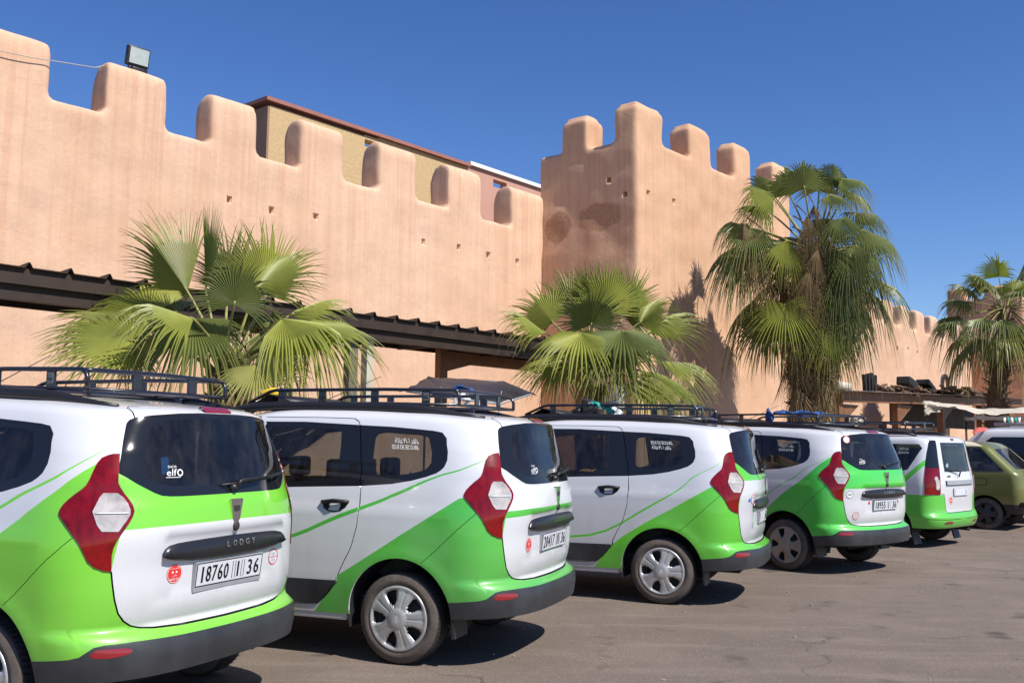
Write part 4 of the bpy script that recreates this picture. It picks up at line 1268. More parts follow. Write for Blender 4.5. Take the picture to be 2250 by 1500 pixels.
UVT = {
'lamp': [(0.782,1.246),(0.76,1.252),(0.725,1.254),(0.727,1.2),(0.73,1.149),(0.728,1.107),(0.714,1.084),(0.693,1.056),(0.665,1.019),(0.65,0.992),(0.644,0.965),(0.65,0.939),(0.665,0.908),(0.684,0.878),(0.700,0.850),(0.712,0.825),(0.722,0.79),(0.726,0.755),(0.722,0.675),(0.757,0.682),(0.797,0.699),(0.827,0.727),(0.849,0.775),(0.879,0.823),(0.908,0.86),(0.935,0.896),(0.962,0.935),(0.972,0.953),(0.969,0.971),(0.953,0.998),(0.93,1.023),(0.905,1.05),(0.884,1.073),(0.871,1.093),(0.863,1.126),(0.849,1.167),(0.833,1.204),(0.812,1.232)],
'lens': [(0.782,1.055),(0.721,1.054),(0.695,1.033),(0.674,1.002),(0.663,0.97),(0.663,0.948),(0.676,0.922),(0.695,0.892),(0.711,0.866),(0.781,0.868),(0.802,0.899),(0.824,0.964),(0.809,0.999),(0.795,1.035)],
'rwin': [(0.0,1.495),(0.2,1.495),(0.371,1.487),(0.556,1.468),(0.652,1.450),(0.678,1.437),(0.689,1.422),(0.693,1.401),(0.706,1.318),(0.72,1.246),(0.727,1.2),(0.729,1.153),(0.687,1.13),(0.639,1.101),(0.589,1.075),(0.54,1.05),(0.5,1.035),(0.454,1.03),(0.382,1.028),(0.246,1.028),(0.0,1.028)],
'rwin_in': [(0.0,1.455),(0.2,1.455),(0.40,1.445),(0.52,1.425),(0.56,1.39),(0.585,1.30),(0.60,1.19),(0.585,1.14),(0.53,1.105),(0.45,1.085),(0.246,1.08),(0.0,1.08)],
}
_static = {}
def taxi_regions(livery):
    S = SM
    if not _static: _static.update(taxi_static())
    R = {k: list(v) for k, v in _static.items()}
    return taxi_livery(R, livery)
def taxi_static():
    S = SM; R = {}
    R['lamp'] = [UVT['lamp']]; R['lens'] = [UVT['lens']]; R['rwin'] = [UVT['rwin']]; R['rwin_in'] = [UVT['rwin_in']]
    tgb = [(0.722,0.676),(0.714,0.615),(0.70,0.539),(0.676,0.472),(0.64,0.43),(0.598,0.403),(0.55,0.388),(0.477,0.378),(0.324,0.371),(0.0,0.368)]
    R['gap'] = [strip(densify(tgb, .04, False), .008), strip([(0.652,1.450),(0.664,1.484),(0.676,1.512),(0.684,1.53),(0.66,1.56),(0.55,1.60),(0.3,1.63),(0.0,1.64)], .007)]
    # region of the tailgate: between the gap, the lamp and the top seam
    R['tailgate'] = [[(0.0,1.64),(0.3,1.63),(0.55,1.60),(0.66,1.56),(0.684,1.53),(0.676,1.512),(0.664,1.484),(0.652,1.45),(0.70,1.42),(0.73,1.25),(0.727,1.12),(0.69,1.05),(0.644,.965),(0.69,0.86),(0.722,0.676),(0.714,0.615),(0.70,0.539),(0.676,0.472),(0.64,0.43),(0.598,0.403),(0.55,0.388),(0.477,0.378),(0.324,0.371),(0.0,0.368)]]
    bt = [(1.30,0.244),(1.168,0.252),(0.962,0.272),(0.903,0.284),(0.867,0.304),(0.824,0.326),(0.77,0.334),(0.624,0.336),(0.377,0.331),(0.0,0.328)]
    R['bumper'] = [[(1.30, -.05)] + bt + [(-.05, .328), (-.05, -.05)]]
    R['refl'] = [smooth_poly([(0.858,0.280),(0.822,0.315),(0.759,0.317),(0.648,0.311),(0.646,0.286),(0.749,0.271)])]
    def arch(cx, r): return [S.xz(cx + r * math.cos(t), .32 + r * math.sin(t)) for t in np.linspace(-.36, PI + .36, 40)]
    R['arch'] = []
    for cx in (.875, 3.68):
        a = arch(cx, .392)
        u0 = a[0][0]; u1 = a[-1][0]
        R['arch'].append(a + [(u1, -.05), (u0, -.05)])
    R['arch'].append([(-.1, -.1), (S.U3 + .1, -.1), (S.U3 + .1, .115), (1.6, .115), (1.3, .128), (1.17, .139), (.99, .150), (.7, .158), (-.1, .158)])
    q = [(1.285,1.618),(1.03,1.608),(.82,1.592),(.70,1.582),(.63,1.57),(.59,1.53),(.565,1.44),(.56,1.38),(.575,1.335),(.63,1.29),(.71,1.262),(.81,1.236),(.96,1.21),(1.200,1.190),(1.225,1.34)]
    R['qwin'] = [XZ(S, q)]
    R['qwin_in'] = [XZ(S, [(1.15,1.53),(1.13,1.56),(1.07,1.57),(.80,1.555),(.73,1.54),(.685,1.43),(.68,1.36),(.72,1.31),(.87,1.275),(1.09,1.265),(1.14,1.30)])]
    def dw(x0, x1, z0, z1, z2, z3): return [(x0, z0), (x1, z1), (x1 + .03, z2), (x0 + .08, z3)]
    R['dwin'] = [XZ(S, [(1.200,1.190),(1.225,1.34),(1.285,1.618),(1.75,1.640),(2.10,1.640),(2.13,1.50),(2.12,1.15),(1.75,1.168)])]
    R['dwin_in'] = [XZ(S, [(1.40,1.245),(1.42,1.585),(1.75,1.60),(2.05,1.60),(2.05,1.19),(1.75,1.205)])]
    R['fwin'] = [XZ(S, [(2.20,1.145),(2.21,1.64),(2.45,1.61),(2.75,1.50),(3.02,1.32),(3.12,1.18),(3.1,1.12)])]
    R['fwin_in'] = [XZ(S, [(2.26,1.18),(2.27,1.59),(2.45,1.575),(2.72,1.47),(2.98,1.30),(3.05,1.17)])]
    # windscreen: front of the glasshouse
    R['wscreen'] = [[(S.U2 + .42, 1.06), (S.U3, 1.06), (S.U3, 1.50), (S.U2 + .38, 1.46)]]
    dr = [(2.15,.36),(2.17,.8),(2.165,1.2),(2.16,1.675),(1.61,1.672),(1.345,1.665),(1.305,1.645),(1.285,1.615),(1.225,1.34),(1.20,1.19),(1.192,1.06),(1.205,.92),(1.24,.79),(1.29,.69),(1.35,.57),(1.40,.48),(1.46,.41),(1.52,.365),(1.7,.355)]
    R['rdoor'] = [XZ(S, dr)]
    R['gap'].append(strip(XZ(S, dr) + [XZ(S, dr)[0]], .006))
    df = [(3.12,.36),(3.2,.6),(3.2,1.12),(3.05,1.33),(2.77,1.54),(2.45,1.66),(2.17,1.68),(2.17,1.2),(2.178,.8),(2.158,.36)]
    R['fdoor'] = [XZ(S, df)]
    R['gap'].append(strip(XZ(S, df) + [XZ(S, df)[0]], .006))
    R['gap'].append(strip([(0.902,0.842),(0.982,0.764),(1.14,.64),(1.318,0.498)], .0035))
    R['gap'].append(strip(XZ(S, [(1.2,1.192),(1.222,1.34),(1.28,1.615)], False), .006))
    R['dtrim'] = [XZ(S, [(3.1,.36),(3.16,.52),(1.36,.535),(1.40,.47),(1.46,.41),(1.52,.365)])]
    return R
def taxi_livery(R, livery):
    S = SM; g = []
    if livery == 1:
        g.append([(-.05,1.04),(-.05,.888),(0.318,0.885),(0.542,0.880),(0.70,0.872),(.76,.872),(.76,1.2),(0.5,1.2)])
        edge = [(.30,1.39),(.46,1.25),(.64,1.12),(.77,1.03),(1.0,.88),(1.2,.74),(1.36,.58)]
        st = [(.30,1.455,.004),(.43,1.35,.012),(.60,1.26,.016),(.81,1.155,.02),(1.2,.97,.024),(1.6,.82,.026),(2.6,.62,.026)]
    if livery == 2:
        g.append([(-.05,.866),(0.0,0.866),(0.477,0.863),(0.70,0.853),(.80,.85),(.80,.80),(0.713,0.807),(0.474,0.821),(0,.832),(-.05,.832)])
        edge = [(.42,1.13),(.44,1.13),(.63,1.01),(.83,.89),(.99,.79),(1.20,.66),(1.36,.565)]
        st = [(.30,1.39,.004),(.46,1.315,.010),(.655,1.255,.014),(.95,1.13,.022),(1.19,1.035,.030),(1.22,1.025,.030),(1.60,.87,.028),(1.71,.83,.026),(2.6,.60,.024)]
    if livery == 3:
        g.append([(-.05,1.2),(-.05,.975),(0.48,0.978),(0.63,0.975),(.70,.972),(.75,1.0),(.76,1.2)])
        edge = [(.40,1.11),(.78,.89),(1.02,.76),(1.26,.61),(1.40,.49)]
        st = [(.28,1.385,.004),(.63,1.14,.014),(.86,.98,.018),(1.10,.84,.02),(1.26,.74,.022),(1.42,.66,.022),(1.59,.61,.022),(1.77,.59,.022),(2.6,.585,.022)]
    if livery == 4:
        g.append([(-.05,1.2),(-.05,.817),(0.536,0.813),(0.717,0.81),(.78,.81),(.76,1.2)])
        edge = [(.29,1.39),(.46,1.245),(.62,1.10),(.90,.91),(1.18,.68),(1.36,.52)]
        st = [(.32,1.395,.004),(.60,1.22,.010),(.88,1.04,.013),(1.18,.84,.014),(1.6,.64,.016),(2.6,.5,.016)]
    E_ = XZ(S, edge, False)
    low = XZ(S, [(edge[-1][0], edge[-1][1]), (1.50, .36), (1.55, .30)], False)
    g.append([(E_[0][0] - .12, E_[0][1])] + E_ + low[1:] + [(low[-1][0], -.05), (.3, -.05), (.324, .3715), (.477, .3785), (.55, .3885), (.598, .4035), (.64, .4305), (.676, .4725), (.70, .5395), (.714, .6155), (.722, .676), (.70, .85)])
    g.append([(-.05,.3),(-.05,.3685),(0.324,0.3715),(0.477,0.3785),(0.55,0.3885),(0.598,0.4035),(0.64,0.4305),(0.676,0.4725),(0.70,0.5395),(0.714,0.6155),(0.722,0.676),(.9,.676),(.9,.3)])
    R['green'] = g
    up = [S.xz(x, z + w / 2) for x, z, w in st]; dn = [S.xz(x, z - w / 2) for x, z, w in st]
    def d2(a, b, i0, i1):
        return a[i0:i1] + b[i0:i1][::-1]
    R['stripe'] = [up + dn[::-1]]
    return R

PANELS = [('x', ['arch'], 'hole'), ('x', ['gap'], 'hole'), ('lens', ['lens'], 'lens'), ('lamp', ['lamp'], 'lamp'), ('refl', ['refl'], 'refl'),
          ('rwin', ['rwin'], 'glass'), ('qwin', ['qwin'], 'glass'), ('dwin', ['dwin'], 'glass'), ('fwin', ['fwin'], 'glass'), ('wscreen', ['wscreen'], 'glass'),
          ('bumper', ['bumper'], 'b'), ('dtrim', ['dtrim'], 't'), ('tailgate', ['tailgate'], 'p'), ('rdoor', ['rdoor'], 'p'), ('fdoor', ['fdoor'], 'p'), ('body', None, 'p')]

_shared = {}
def seat(root, x, y, w, cover, name='seat'):
    m = MB()
    m.box((x, y, .62), (.46, w, .16), bev=.04)
    m.box((x - .27, y, .90), (.14, w, .56), rot=Matrix.Rotation(-.2, 3, 'Y'), bev=.04)
    k = 1 if w < .7 else (2 if w < 1.0 else 3)
    for i in range(k):
        yy = y + (i - (k - 1) / 2) * w / k
        m.box((x - .36, yy, 1.28), (.09, .24, .17), bev=.035)
        m.tube([(x - .34, yy - .05, 1.12), (x - .36, yy - .05, 1.24)], .006); m.tube([(x - .34, yy + .05, 1.12), (x - .36, yy + .05, 1.24)], .006)
    return m.build(name, M[cover], root)

def build_taxi(pose, livery, green, white, label, plate=None, rack=True, dirty_or_shaded=False, group='green and white taxi vans parked in a row', stickers=(), framed=False, cover='seat', rots=(0.3, 0.1)):
    S = SM
    root = empty('taxi', (pose[0], pose[1], 0), math.radians(pose[2]), label, 'taxi', group)
    R = taxi_regions(livery)
    D = skin(S, R, [(1, 'green'), (1, 'stripe')], PANELS)
    D['vmax'] = S.V[-1]
    idx = {}
    for k, (nm, rg, kd) in enumerate(PANELS): idx.setdefault(nm, []).append(k)
    def sel(nm): return np.isin(D['own'], idx[nm])
    def put(nm, name, mats, off, side=1, both=False, parent=root, slots=None, skirt=.016, s=None):
        me = panel_mesh(name, D, sel(nm) if s is None else s, mats, off, skirt, side, both, slots)
        return link(name, me, parent) if me else None
    pm = [white, green]
    # glass with its black ceramic border
    fr = np.zeros(len(D['tri']), int)
    for a in ('rwin_in', 'qwin_in', 'dwin_in', 'fwin_in'): pass
    see = D['IN']['rwin_in'] | D['IN']['qwin_in'] | D['IN']['dwin_in'] | D['IN']['fwin_in'] | D['IN']['wscreen']
    gslot = np.where(see, 0, 1)
    put('body', 'body', pm, 0, both=True)
    tgo = put('tailgate', 'tailgate', pm, .001, both=True)
    put('rwin', 'rear_window', [M['glassrear'], M['frit']], -.003, both=True, slots=gslot)
    put('wscreen', 'windscreen', [M['glass'], M['frit']], -.003, both=True, slots=gslot)
    put('bumper', 'rear_bumper', [M['bumper']], .003, both=True, slots=fr)
    for sd in (1, -1):
        put('rdoor', 'rear_door', pm, .0005, sd); put('fdoor', 'front_door', pm, .0005, sd)
        put('dtrim', 'door_trim', [M['bumper']], .006, sd, slots=fr)
        put('qwin', 'side_window', [M['glass'], M['frit']], -.002, sd, slots=gslot)
        put('dwin', 'side_window', [M['glass'], M['frit']], -.002, sd, slots=gslot)
        put('fwin', 'side_window', [M['glass'], M['frit']], -.002, sd, slots=gslot)
        lo = put('lamp', 'rear_lamp', [M['lamp']], .007, sd, slots=fr, skirt=.022)
        put('lens', 'lamp_lens', [M['lens']], .010, sd, parent=lo, slots=fr, skirt=.015)
        m = MB(); m.tube([(p_.x, sd * p_.y, p_.z) for p_ in (S.P(u_, .955, .0125) for u_ in (.672, .70, .73, .76, .79, .812))], .003, 6); m.build('lamp_bar', M['white_print'], lo)
        put('refl', 'reflector', [M['reflector']], .004, sd, slots=fr)
    # dark inner shell so that gaps read black
    keep = ~(D['IN']['arch'] | (see & (D['IN']['rwin'] | D['IN']['qwin'] | D['IN']['dwin'] | D['IN']['fwin'] | D['IN']['wscreen'])))
    me = panel_mesh('inner_shell', D, keep, [M['flat']], -.017, 0, 1, True, fr)
    link('inner_shell', me, root)
    # underbody, wheel housings
    m = MB(); m.box((2.2, 0, .36), (3.5, 1.3, .12)); m.box((2.28, 0, .325), (1.9, 1.60, .10)); m.box((.40, 0, .37), (.42, 1.2, .14)); m.box((4.2, 0, .3), (.4, 1.3, .2))
    m.box((.875, 0, .30), (.09, 1.3, .09)); m.tube([(.22, -.45, .30), (1.0, -.42, .30), (2.2, -.2, .28)], .028)
    m.build('underbody', M['flat'], root)
    for sd in (1, -1):
        for cx in (.875, 3.68):
            m = MB(); n = 22; vs = []
            for k in range(n + 1):
                t = -.25 + (PI + .5) * k / n
                for yy in (.845, .50): vs.append((cx + .394 * math.cos(t), sd * yy, .32 + .394 * math.sin(t)))
            m.add(vs, [(2 * k, 2 * k + 1, 2 * k + 3, 2 * k + 2) for k in range(n)], 0, True)
            m.add([(cx + .394 * math.cos(t), sd * .50, .32 + .394 * math.sin(t)) for t in np.linspace(-.25, PI + .25, 24)], [tuple(range(24))])
            m.build('wheel_housing', M['flat'], root)
        wheel(root, .875, sd * .855, sd, dirty_or_shaded=dirty_or_shaded, rot=rots[0])
        wheel(root, 3.68, sd * .845, sd, dirty_or_shaded=dirty_or_shaded, rot=rots[1])
        # mud flap
        m = MB(); m.prism([(.50, .40), (.475, .40), (.46, .20), (.48, .195)], .62, .84, lambda a, b, h: (a, sd * h, b)); m.build('mud_flap', M['black'], root)
        # sill
        m = MB(); m.box((2.28, sd * .800, .296), (1.98, .06, .075), bev=.02); m.build('sill', white, root)
        # black plastic roof rail
        pts = []; rs = []
        for k in range(22):
            t = k / 21; x = .40 + 2.35 * t
            yy = .51 + .075 * min(1, t * 5) - .03 * max(0, t - .85) * 6
            zt = float(_pchip(np.array([q[0] for q in SHE]), np.array([q[1] for q in SHE]), np.array([x]))[0])
            zz = 1.2 + .482 * zt
            arc = .032 * min(1, t * 6) * min(1, (1 - t) * 6)
            pts.append((x, yy * sd, zz + arc - .006)); rs.append(.013 + .022 * min(1, t * 5) * min(1, (1 - t) * 5))
        m = MB(); m.tube(pts, rs, 10); m.build('roof_rail', M['rail'], root)
    # side door handles
    for sd in (1, -1):
        for xo in (0, .98):
            m = MB(); vs = []; pr = [(-.02, 0), (-.10, -.0), (-.105, -.022), (-.09, -.05), (-.05, -.078), (0, -.086), (.05, -.082), (.09, -.06), (.10, -.03), (.10, -.004)]
            base = [(1.39 + xo + a, 1.09 + b_) for a, b_ in pr]
            inn = []
            for (x, z) in base:
                u, v = S.xz(x, z); p = S.P(u, v, .002); inn.append((p.x, sd * p.y, p.z))
            c_ = S.P(*S.xz(1.39 + xo, 1.05), -.001)
            m.add([(c_.x, sd * c_.y, c_.z)] + inn, [(0, 1 + i, 1 + (i + 1) % len(inn)) for i in range(len(inn))])
            p0 = S.P(*S.xz(1.29 + xo, 1.078), .016); p1 = S.P(*S.xz(1.39 + xo, 1.080), .032); p2 = S.P(*S.xz(1.492 + xo, 1.072), .014)
            m.tube([(p.x, sd * p.y, p.z) for p in (S.P(*S.xz(1.285 + xo, 1.078), .002), p0, p1, p2, S.P(*S.xz(1.495 + xo, 1.07), .002))], [.010, .013, .015, .013, .010], 8)
            m.build('door_handle', M['rail'], root)
    # tailgate strip with the raised letters
    top = [(.50,.935),(.485,.962),(.45,.972),(.25,.982),(0,.985)]; bot = [(.50,.905),(.44,.882),(.33,.868),(.2,.862),(0,.86)]
    vs = []; n = 0
    ys = [.490, .478, .455, .40, .30, .2, .1, 0, -.1, -.2, -.3, -.40, -.455, -.478, -.490]
    for y in ys:
        a = abs(y)
        zt = np.interp(a, [0, .25, .44, .475, .49], [.985, .982, .972, .957, .93]); zb = np.interp(a, [0, .2, .33, .44, .49], [.876, .877, .883, .898, .924])
        zm = np.interp(a, [0, .45, .505], [.905, .908, .926])
        for z, o_ in ((zt + .004, -.004), (zt, .010), (zm, .026), (zb, .012), (zb - .003, -.004)):
            u, v = S.yz(a, z); p = S.P(u, v, o_ + .006); vs.append((p.x, math.copysign(p.y, y), p.z))
        n += 1
    m = MB(); m.add(vs, [(i * 5 + k, i * 5 + k + 1, (i + 1) * 5 + k + 1, (i + 1) * 5 + k) for i in range(n - 1) for k in range(4)], 0, True)
    gt = m.build('tailgate_strip', M['strip'], root)
    m = MB()
    for i, ch in enumerate('LODGY'):
        yy = .055 - i * .052
        vs_, fs_, asp = text_verts(ch)
        out = []
        for x, y in vs_:
            yl = yy - (x - .5) * .03 * (.8 if ch == 'L' else 1); z = .948 + (y - .5) * .032
            u, v = S.yz(max(abs(yl), .001), z); p = S.P(u, v, .0285 - (z - .948) * .25); out.append((p.x - .003, yl, z))
        m.add(out, fs_)
    m.build('lettering', M['chrome'], gt)
    # shield badge, lock
    def shield(sc, off, mi, mm):
        o_ = [(-.045, .062), (.045, .062), (.050, .055), (.030, -.045), (.018, -.062), (-.018, -.062), (-.030, -.045), (-.050, .055)]
        o_ = [(a * sc, b_ * sc) for a, b_ in o_]
        base = S.P(.001, S.yz(0.001, 1.125)[1], 0)
        mm.prism([(a, 1.125 + b_) for a, b_ in o_], base.x - off, base.x + .01, lambda a, b, h: (h, a, b), mi)
    m = MB(); shield(1.0, .010, 0, m); bo = m.build('badge', M['chrome'], root)
    m = MB(); b0 = S.P(.001, S.yz(0.001, 1.125)[1], 0).x
    m.prism([(-.026, 1.150), (.026, 1.150), (.020, 1.118), (-.020, 1.118)], b0 - .0115, b0, lambda a, b, h: (h, a, b)); m.build('badge_inlay', M['hub'], bo)
    bx = S.P(.001, S.yz(.001, 1.04)[1], 0).x
    m = MB(); m.lathe([(0, -.014), (.010, -.014), (.014, -.012), (.020, -.010), (.024, -.002), (.024, .006)], 20, lambda a, b, c: (bx + c, a, 1.040 + b * 1.15)); m.build('lock', M['hub'], root)
    # high brake light: sits on the roof edge above the window, a third of the way in
    m = MB(); vs = []
    for i in range(7):
        yy = -.14 + .28 * i / 6
        for v_, o_ in ((1.548, .004), (1.540, .018), (1.506, .012), (1.500, .003)): vs.append(S.P(yy if abs(yy) > .002 else .002, v_, o_))
    m.add(vs, [(i * 4 + k, i * 4 + k + 1, (i + 1) * 4 + k + 1, (i + 1) * 4 + k) for i in range(6) for k in range(3)]); m.build('brake_light', M['reflector'], root)
    # wiper
    m = MB()
    wp = [S.P(u, v, o_) for u, v, o_ in ((-.02, 1.06, .02), (-.04, 1.09, .035), (-.18, 1.10, .035), (-.36, 1.11, .03), (-.50, 1.125, .02))]
    m.tube(wp, [.014, .011, .008, .007, .006], 6)
    m.tube([S.P(u, v, .012) for u, v in ((.10, 1.075), (-.1, 1.085), (-.3, 1.095), (-.52, 1.12))], .006, 5)
    m.lathe([(0, .03), (.018, .03), (.022, 0)], 12, lambda a, b, c: (S.P(.02, 1.06, 0).x - c, a, S.P(.02, 1.06, 0).z + b)); m.build('wiper', M['rail'], root)
    # number plate
    if plate:
        px_, w_, h_, zc, yc = .0, .525, .112, .800, 0.0
        a = S.P(.001, S.yz(.001, zc + h_ / 2)[1], 0).x; b_ = S.P(.001, S.yz(.001, zc - h_ / 2)[1], 0).x
        tilt = math.atan2(b_ - a, h_)
        X0 = min(a, b_) - .012
        def pf(y, z, o_): return (X0 + (zc - z) * 0.12 - o_, y, z)
        m = MB()
        fw = .012 if framed else .003
        m.prism([(-w_ / 2 - fw, zc - h_ / 2 - (.03 if framed else fw)), (w_ / 2 + fw, zc - h_ / 2 - (.03 if framed else fw)), (w_ / 2 + fw, zc + h_ / 2 + fw), (-w_ / 2 - fw, zc + h_ / 2 + fw)], -.02, .002, lambda y, z, o_: pf(y, z, o_))
        po = m.build('number_plate', M['greybox'] if framed else M['greyink'], root)
        m = MB(); m.add([pf(-w_ / 2, zc - h_ / 2, .004), pf(w_ / 2, zc - h_ / 2, .004), pf(w_ / 2, zc + h_ / 2, .004), pf(-w_ / 2, zc + h_ / 2, .004)], [(0, 1, 2, 3)])
        m.add([pf(y, z, .0038) for y, z in ((-w_ / 2 - .005, zc - h_ / 2 - .005), (w_ / 2 + .005, zc - h_ / 2 - .005), (w_ / 2 + .005, zc + h_ / 2 + .005), (-w_ / 2 - .005, zc + h_ / 2 + .005))], [(0, 1, 2, 3)], 1)
        m.build('plate_face', [M['plate'], M['ink']], po)
        m = MB()
        ink = 0
        for (s_, y0, y1) in plate:
            for i, ch in enumerate(s_):
                n_ = len(s_); cw = (y0 - y1) / n_; yy = y0 - cw * (i + .5)
                vs_, fs_, asp = text_verts(ch)
                hh = h_ * (.74 if ch != '|' else .84)
                wch = min(cw * .76, hh * asp * .82)
                if ch == '|': wch = .004
                for e_ in ((0, 0), (.0022, 0), (-.0022, 0)) if ch != '|' else ((0, 0),):
                    m.add([pf(yy - (x - .5) * wch + e_[0], zc + (y - .5) * hh, .0055 + abs(e_[0]) * .1) for x, y in vs_], fs_)
        m.build('plate_number', M['ink'], po)
    # writing on the glass
    for st in stickers:
        kind, u, v = st[:3]
        if kind == 'grand':
            m = MB(); decal_disc(S, m, u, v, .049, .0035, 0); decal_disc(S, m, u, v, .046, .0045, 1, r0=.0435)
            decal_text(S, m, 'GRAND TAXI', u, v - .028, .062, .012, .0048, 1)
            decal_text(S, m, '\uFEE6\uFEB4\uFEDB\uFE8E\uFEC3', u, v - .010, .03, .010, .0048, 1)
            decal_text(S, m, '\uFEAA\uFEF4\uFEB3\uFEAE\uFEE3 \uFEF2\uFEB4\uFEDB\uFE8E\uFEC3', u, v + .026, .056, .014, .0048, 1)
            decal_rect(S, m, u + .012, v + .008, .010, .009, .0048, 1, 1); decal_rect(S, m, u - .012, v + .008, .010, .009, .0048, 1, 1)
            m.build('sticker', [M['red_print'], M['white_print']], root)
        if kind == 'limit':
            m = MB(); decal_disc(S, m, u, v, .046, .003, 1); decal_disc(S, m, u, v, .046, .004, 0, r0=.040); decal_rect(S, m, u, v, .08, .003, .004, 0, 1)
            decal_text(S, m, '100', u, v + .016, .036, .018, .0045, 2); decal_text(S, m, '120', u, v - .018, .036, .018, .0045, 2)
            m.build('sticker', [M['red_print'], M['plate'], M['greyink'] if len(st) < 4 else M['greyink']], root)
        if kind == 'disc':
            m = MB(); decal_disc(S, m, u, v, .045, .003, 1); decal_disc(S, m, u, v, .045, .004, 0, r0=.037); decal_rect(S, m, u, v, .04, .01, .0045, 2, 1)
            m.build('sticker', [M[st[3]], M['white_print'], M[st[4]]], root)
        if kind == 'dot':
            m = MB(); decal_disc(S, m, u, v, .019, .003, 0); m.build('sticker', M[st[3]], root)
        if kind == 'elf':
            m = MB(); decal_text(S, m, 'DACIA', u + .012, v + .030, .055, .013, .0015, 0); decal_text(S, m, 'elf', u + .018, v, .062, .036, .0015, 0, .1)
            decal_disc(S, m, u - .035, v - .002, .019, .0015, 0, r0=.012); decal_rect(S, m, u + .01, v - .026, .09, .003, .0015, 0, 2)
            m.build('window_sticker', M['white_print'], root)
        if kind == 'blue':
            m = MB(); decal_rect(S, m, u, v, .05, .09, -.03, 0, 2); m.build('window_sticker', M['blue_print'], root)
        if kind == 'issue':
            m = MB()
            fr_txt, zt, zb = st[3], st[4], st[5]
            ar = '\uFE94\uFE9B\uFE8E\uFECF\uFEFB\uFE8D \uFE93\uFEAA\uFED3\uFE8E\uFEE7'
            def side_text(s_, x, z, w_, h_, sl):
                u0, v0 = S.xz(x, z); u1, _v = S.xz(x + .1, z); _u, v1 = S.xz(x, z + .03)
                decal_text(S, m, s_, u0, v0, w_ * (u1 - u0) / .1, h_ * (v1 - v0) / .03, .001, 0, sl)
            side_text(ar, .895, zt, .18, .038, 0); side_text(fr_txt, .895, zb, .205, .030, .25)
            m.build('window_sticker', M['white_print'], root)
        if kind == 'arab':
            m = MB(); u0, v0 = S.xz(1.62, 1.235); decal_text(S, m, '\uFE8F\uFE8E\uFE92\uFEDF\uFE8D \uFED5\uFEFC\uFECF\uFE87 \uFEEE\uFE9F\uFEAE\uFEE4\uFEDF\uFE8D', u0, v0, .24, .028, .001)
            m.build('window_sticker', M['gold_print'], root)
    # interior
    m = MB(); m.box((2.1, 0, .42), (3.0, 1.4, .05)); m.box((.55, 0, .55), (.5, 1.2, .3)); m.build('cabin_floor', M['flat'], root)
    seat(root, 1.15, 0, 1.15, cover); seat(root, 2.0, 0, 1.25, 'seat'); seat(root, 2.85, .36, .5, 'seat'); seat(root, 2.85, -.36, .5, 'seat')
    m = MB(); m.box((3.35, 0, .95), (.4, 1.4, .25), bev=.05); m.build('dashboard', M['flat'], root)
    # antenna
    if rack:
        m = MB(); m.tube([(2.35, -.05, 1.72), (2.25, -.05, 1.76), (1.55, -.05, 2.02)], [.01, .004, .0025], 5); m.build('antenna', M['rail'], root)
    # roof rack: tube basket on the rails
    if rack:
        xr, xf, yw, zt, zb = .585, 2.14, .545, 1.872, 1.768
        rk = MB()
        tr = .0135
        for sd in (1, -1):
            y = sd * yw
            rk.tube([(xr, y, zb), (xr, y, zt - .05), (xr + .012, y, zt - .02), (xr + .045, y, zt), (xr + .6, y, zt + .012), (xf, y, zt + .012), (xf + .05, y, zt), (2.385, y, zb + .02)], tr, 8)
            rk.tube([(xr, y, zb), (1.2, y, zb + .014), (2.385, y, zb + .02)], .011, 6)
        for x, z in ((xr, zb), (1.15, zb + .008), (1.75, zb + .012), (2.385, zb + .02)):
            rk.tube([(x, -yw, z), (x, yw, z)], .012, 6)
        # top rail across the back between the two corners
        rk.tube([(xr + .035, yw, zt - .004), (xr + .02, yw - .06, zt - .002), (xr + .02, 0, zt + .004), (xr + .02, -yw + .06, zt - .002), (xr + .035, -yw, zt - .004)], tr, 8)
        ro = rk.build('roof_rack', M['rack'], root)
        for sd in (1, -1):
            for x in (.85, 1.27, 1.72, 2.08):
                m = MB(); m.box((x, sd * yw, (zt + zb) / 2 + .006), (.062, .012, zt - zb - .004)); m.build('rack_upright', M['rack'], ro)
            for x in (.95, 1.75):
                m = MB(); m.box((x, sd * (yw + .005), zb - .025), (.05, .05, .05), bev=.01); m.box((x, sd * (yw + .005), zb - .005), (.09, .03, .012)); m.build('rack_clamp', M['rack'], ro)
        for y in (.18, -.26):
            m = MB(); m.box((xr + .02, y, (zt + zb) / 2), (.012, .062, zt - zb - .004)); m.build('rack_upright', M['rack'], ro)
        m = MB(); m.add([(2.40, -yw, zb - .02), (2.40, yw, zb - .02), (2.20, yw, zb + .085), (2.20, -yw, zb + .085), (1.98, yw, zb + .03), (1.98, -yw, zb + .03)], [(0, 1, 2, 3), (3, 2, 4, 5)], 0, True)
        w_ = m.build('wind_deflector', M['rail'], ro); so = w_.modifiers.new('s', 'SOLIDIFY'); so.thickness = .006
        m = MB()
        for z, w_ in ((zt - .025, .034), (zt - .036, .034)): m.box((.85, yw + .0075, z), (w_, .001, .0025))
        vs_, fs_, asp = text_verts('50 KG'); m.add([(.85 - (a - .5) * .036, yw + .0085, zt - .066 + (b_ - .5) * .014) for a, b_ in vs_], fs_)
        m.box((.8295, yw + .0075, zt - .045), (.002, .001, .05)); m.box((.85, yw + .0075, zt - .018), (.043, .001, .002))
        m.build('load_label', M['greyink'], ro)
    return root

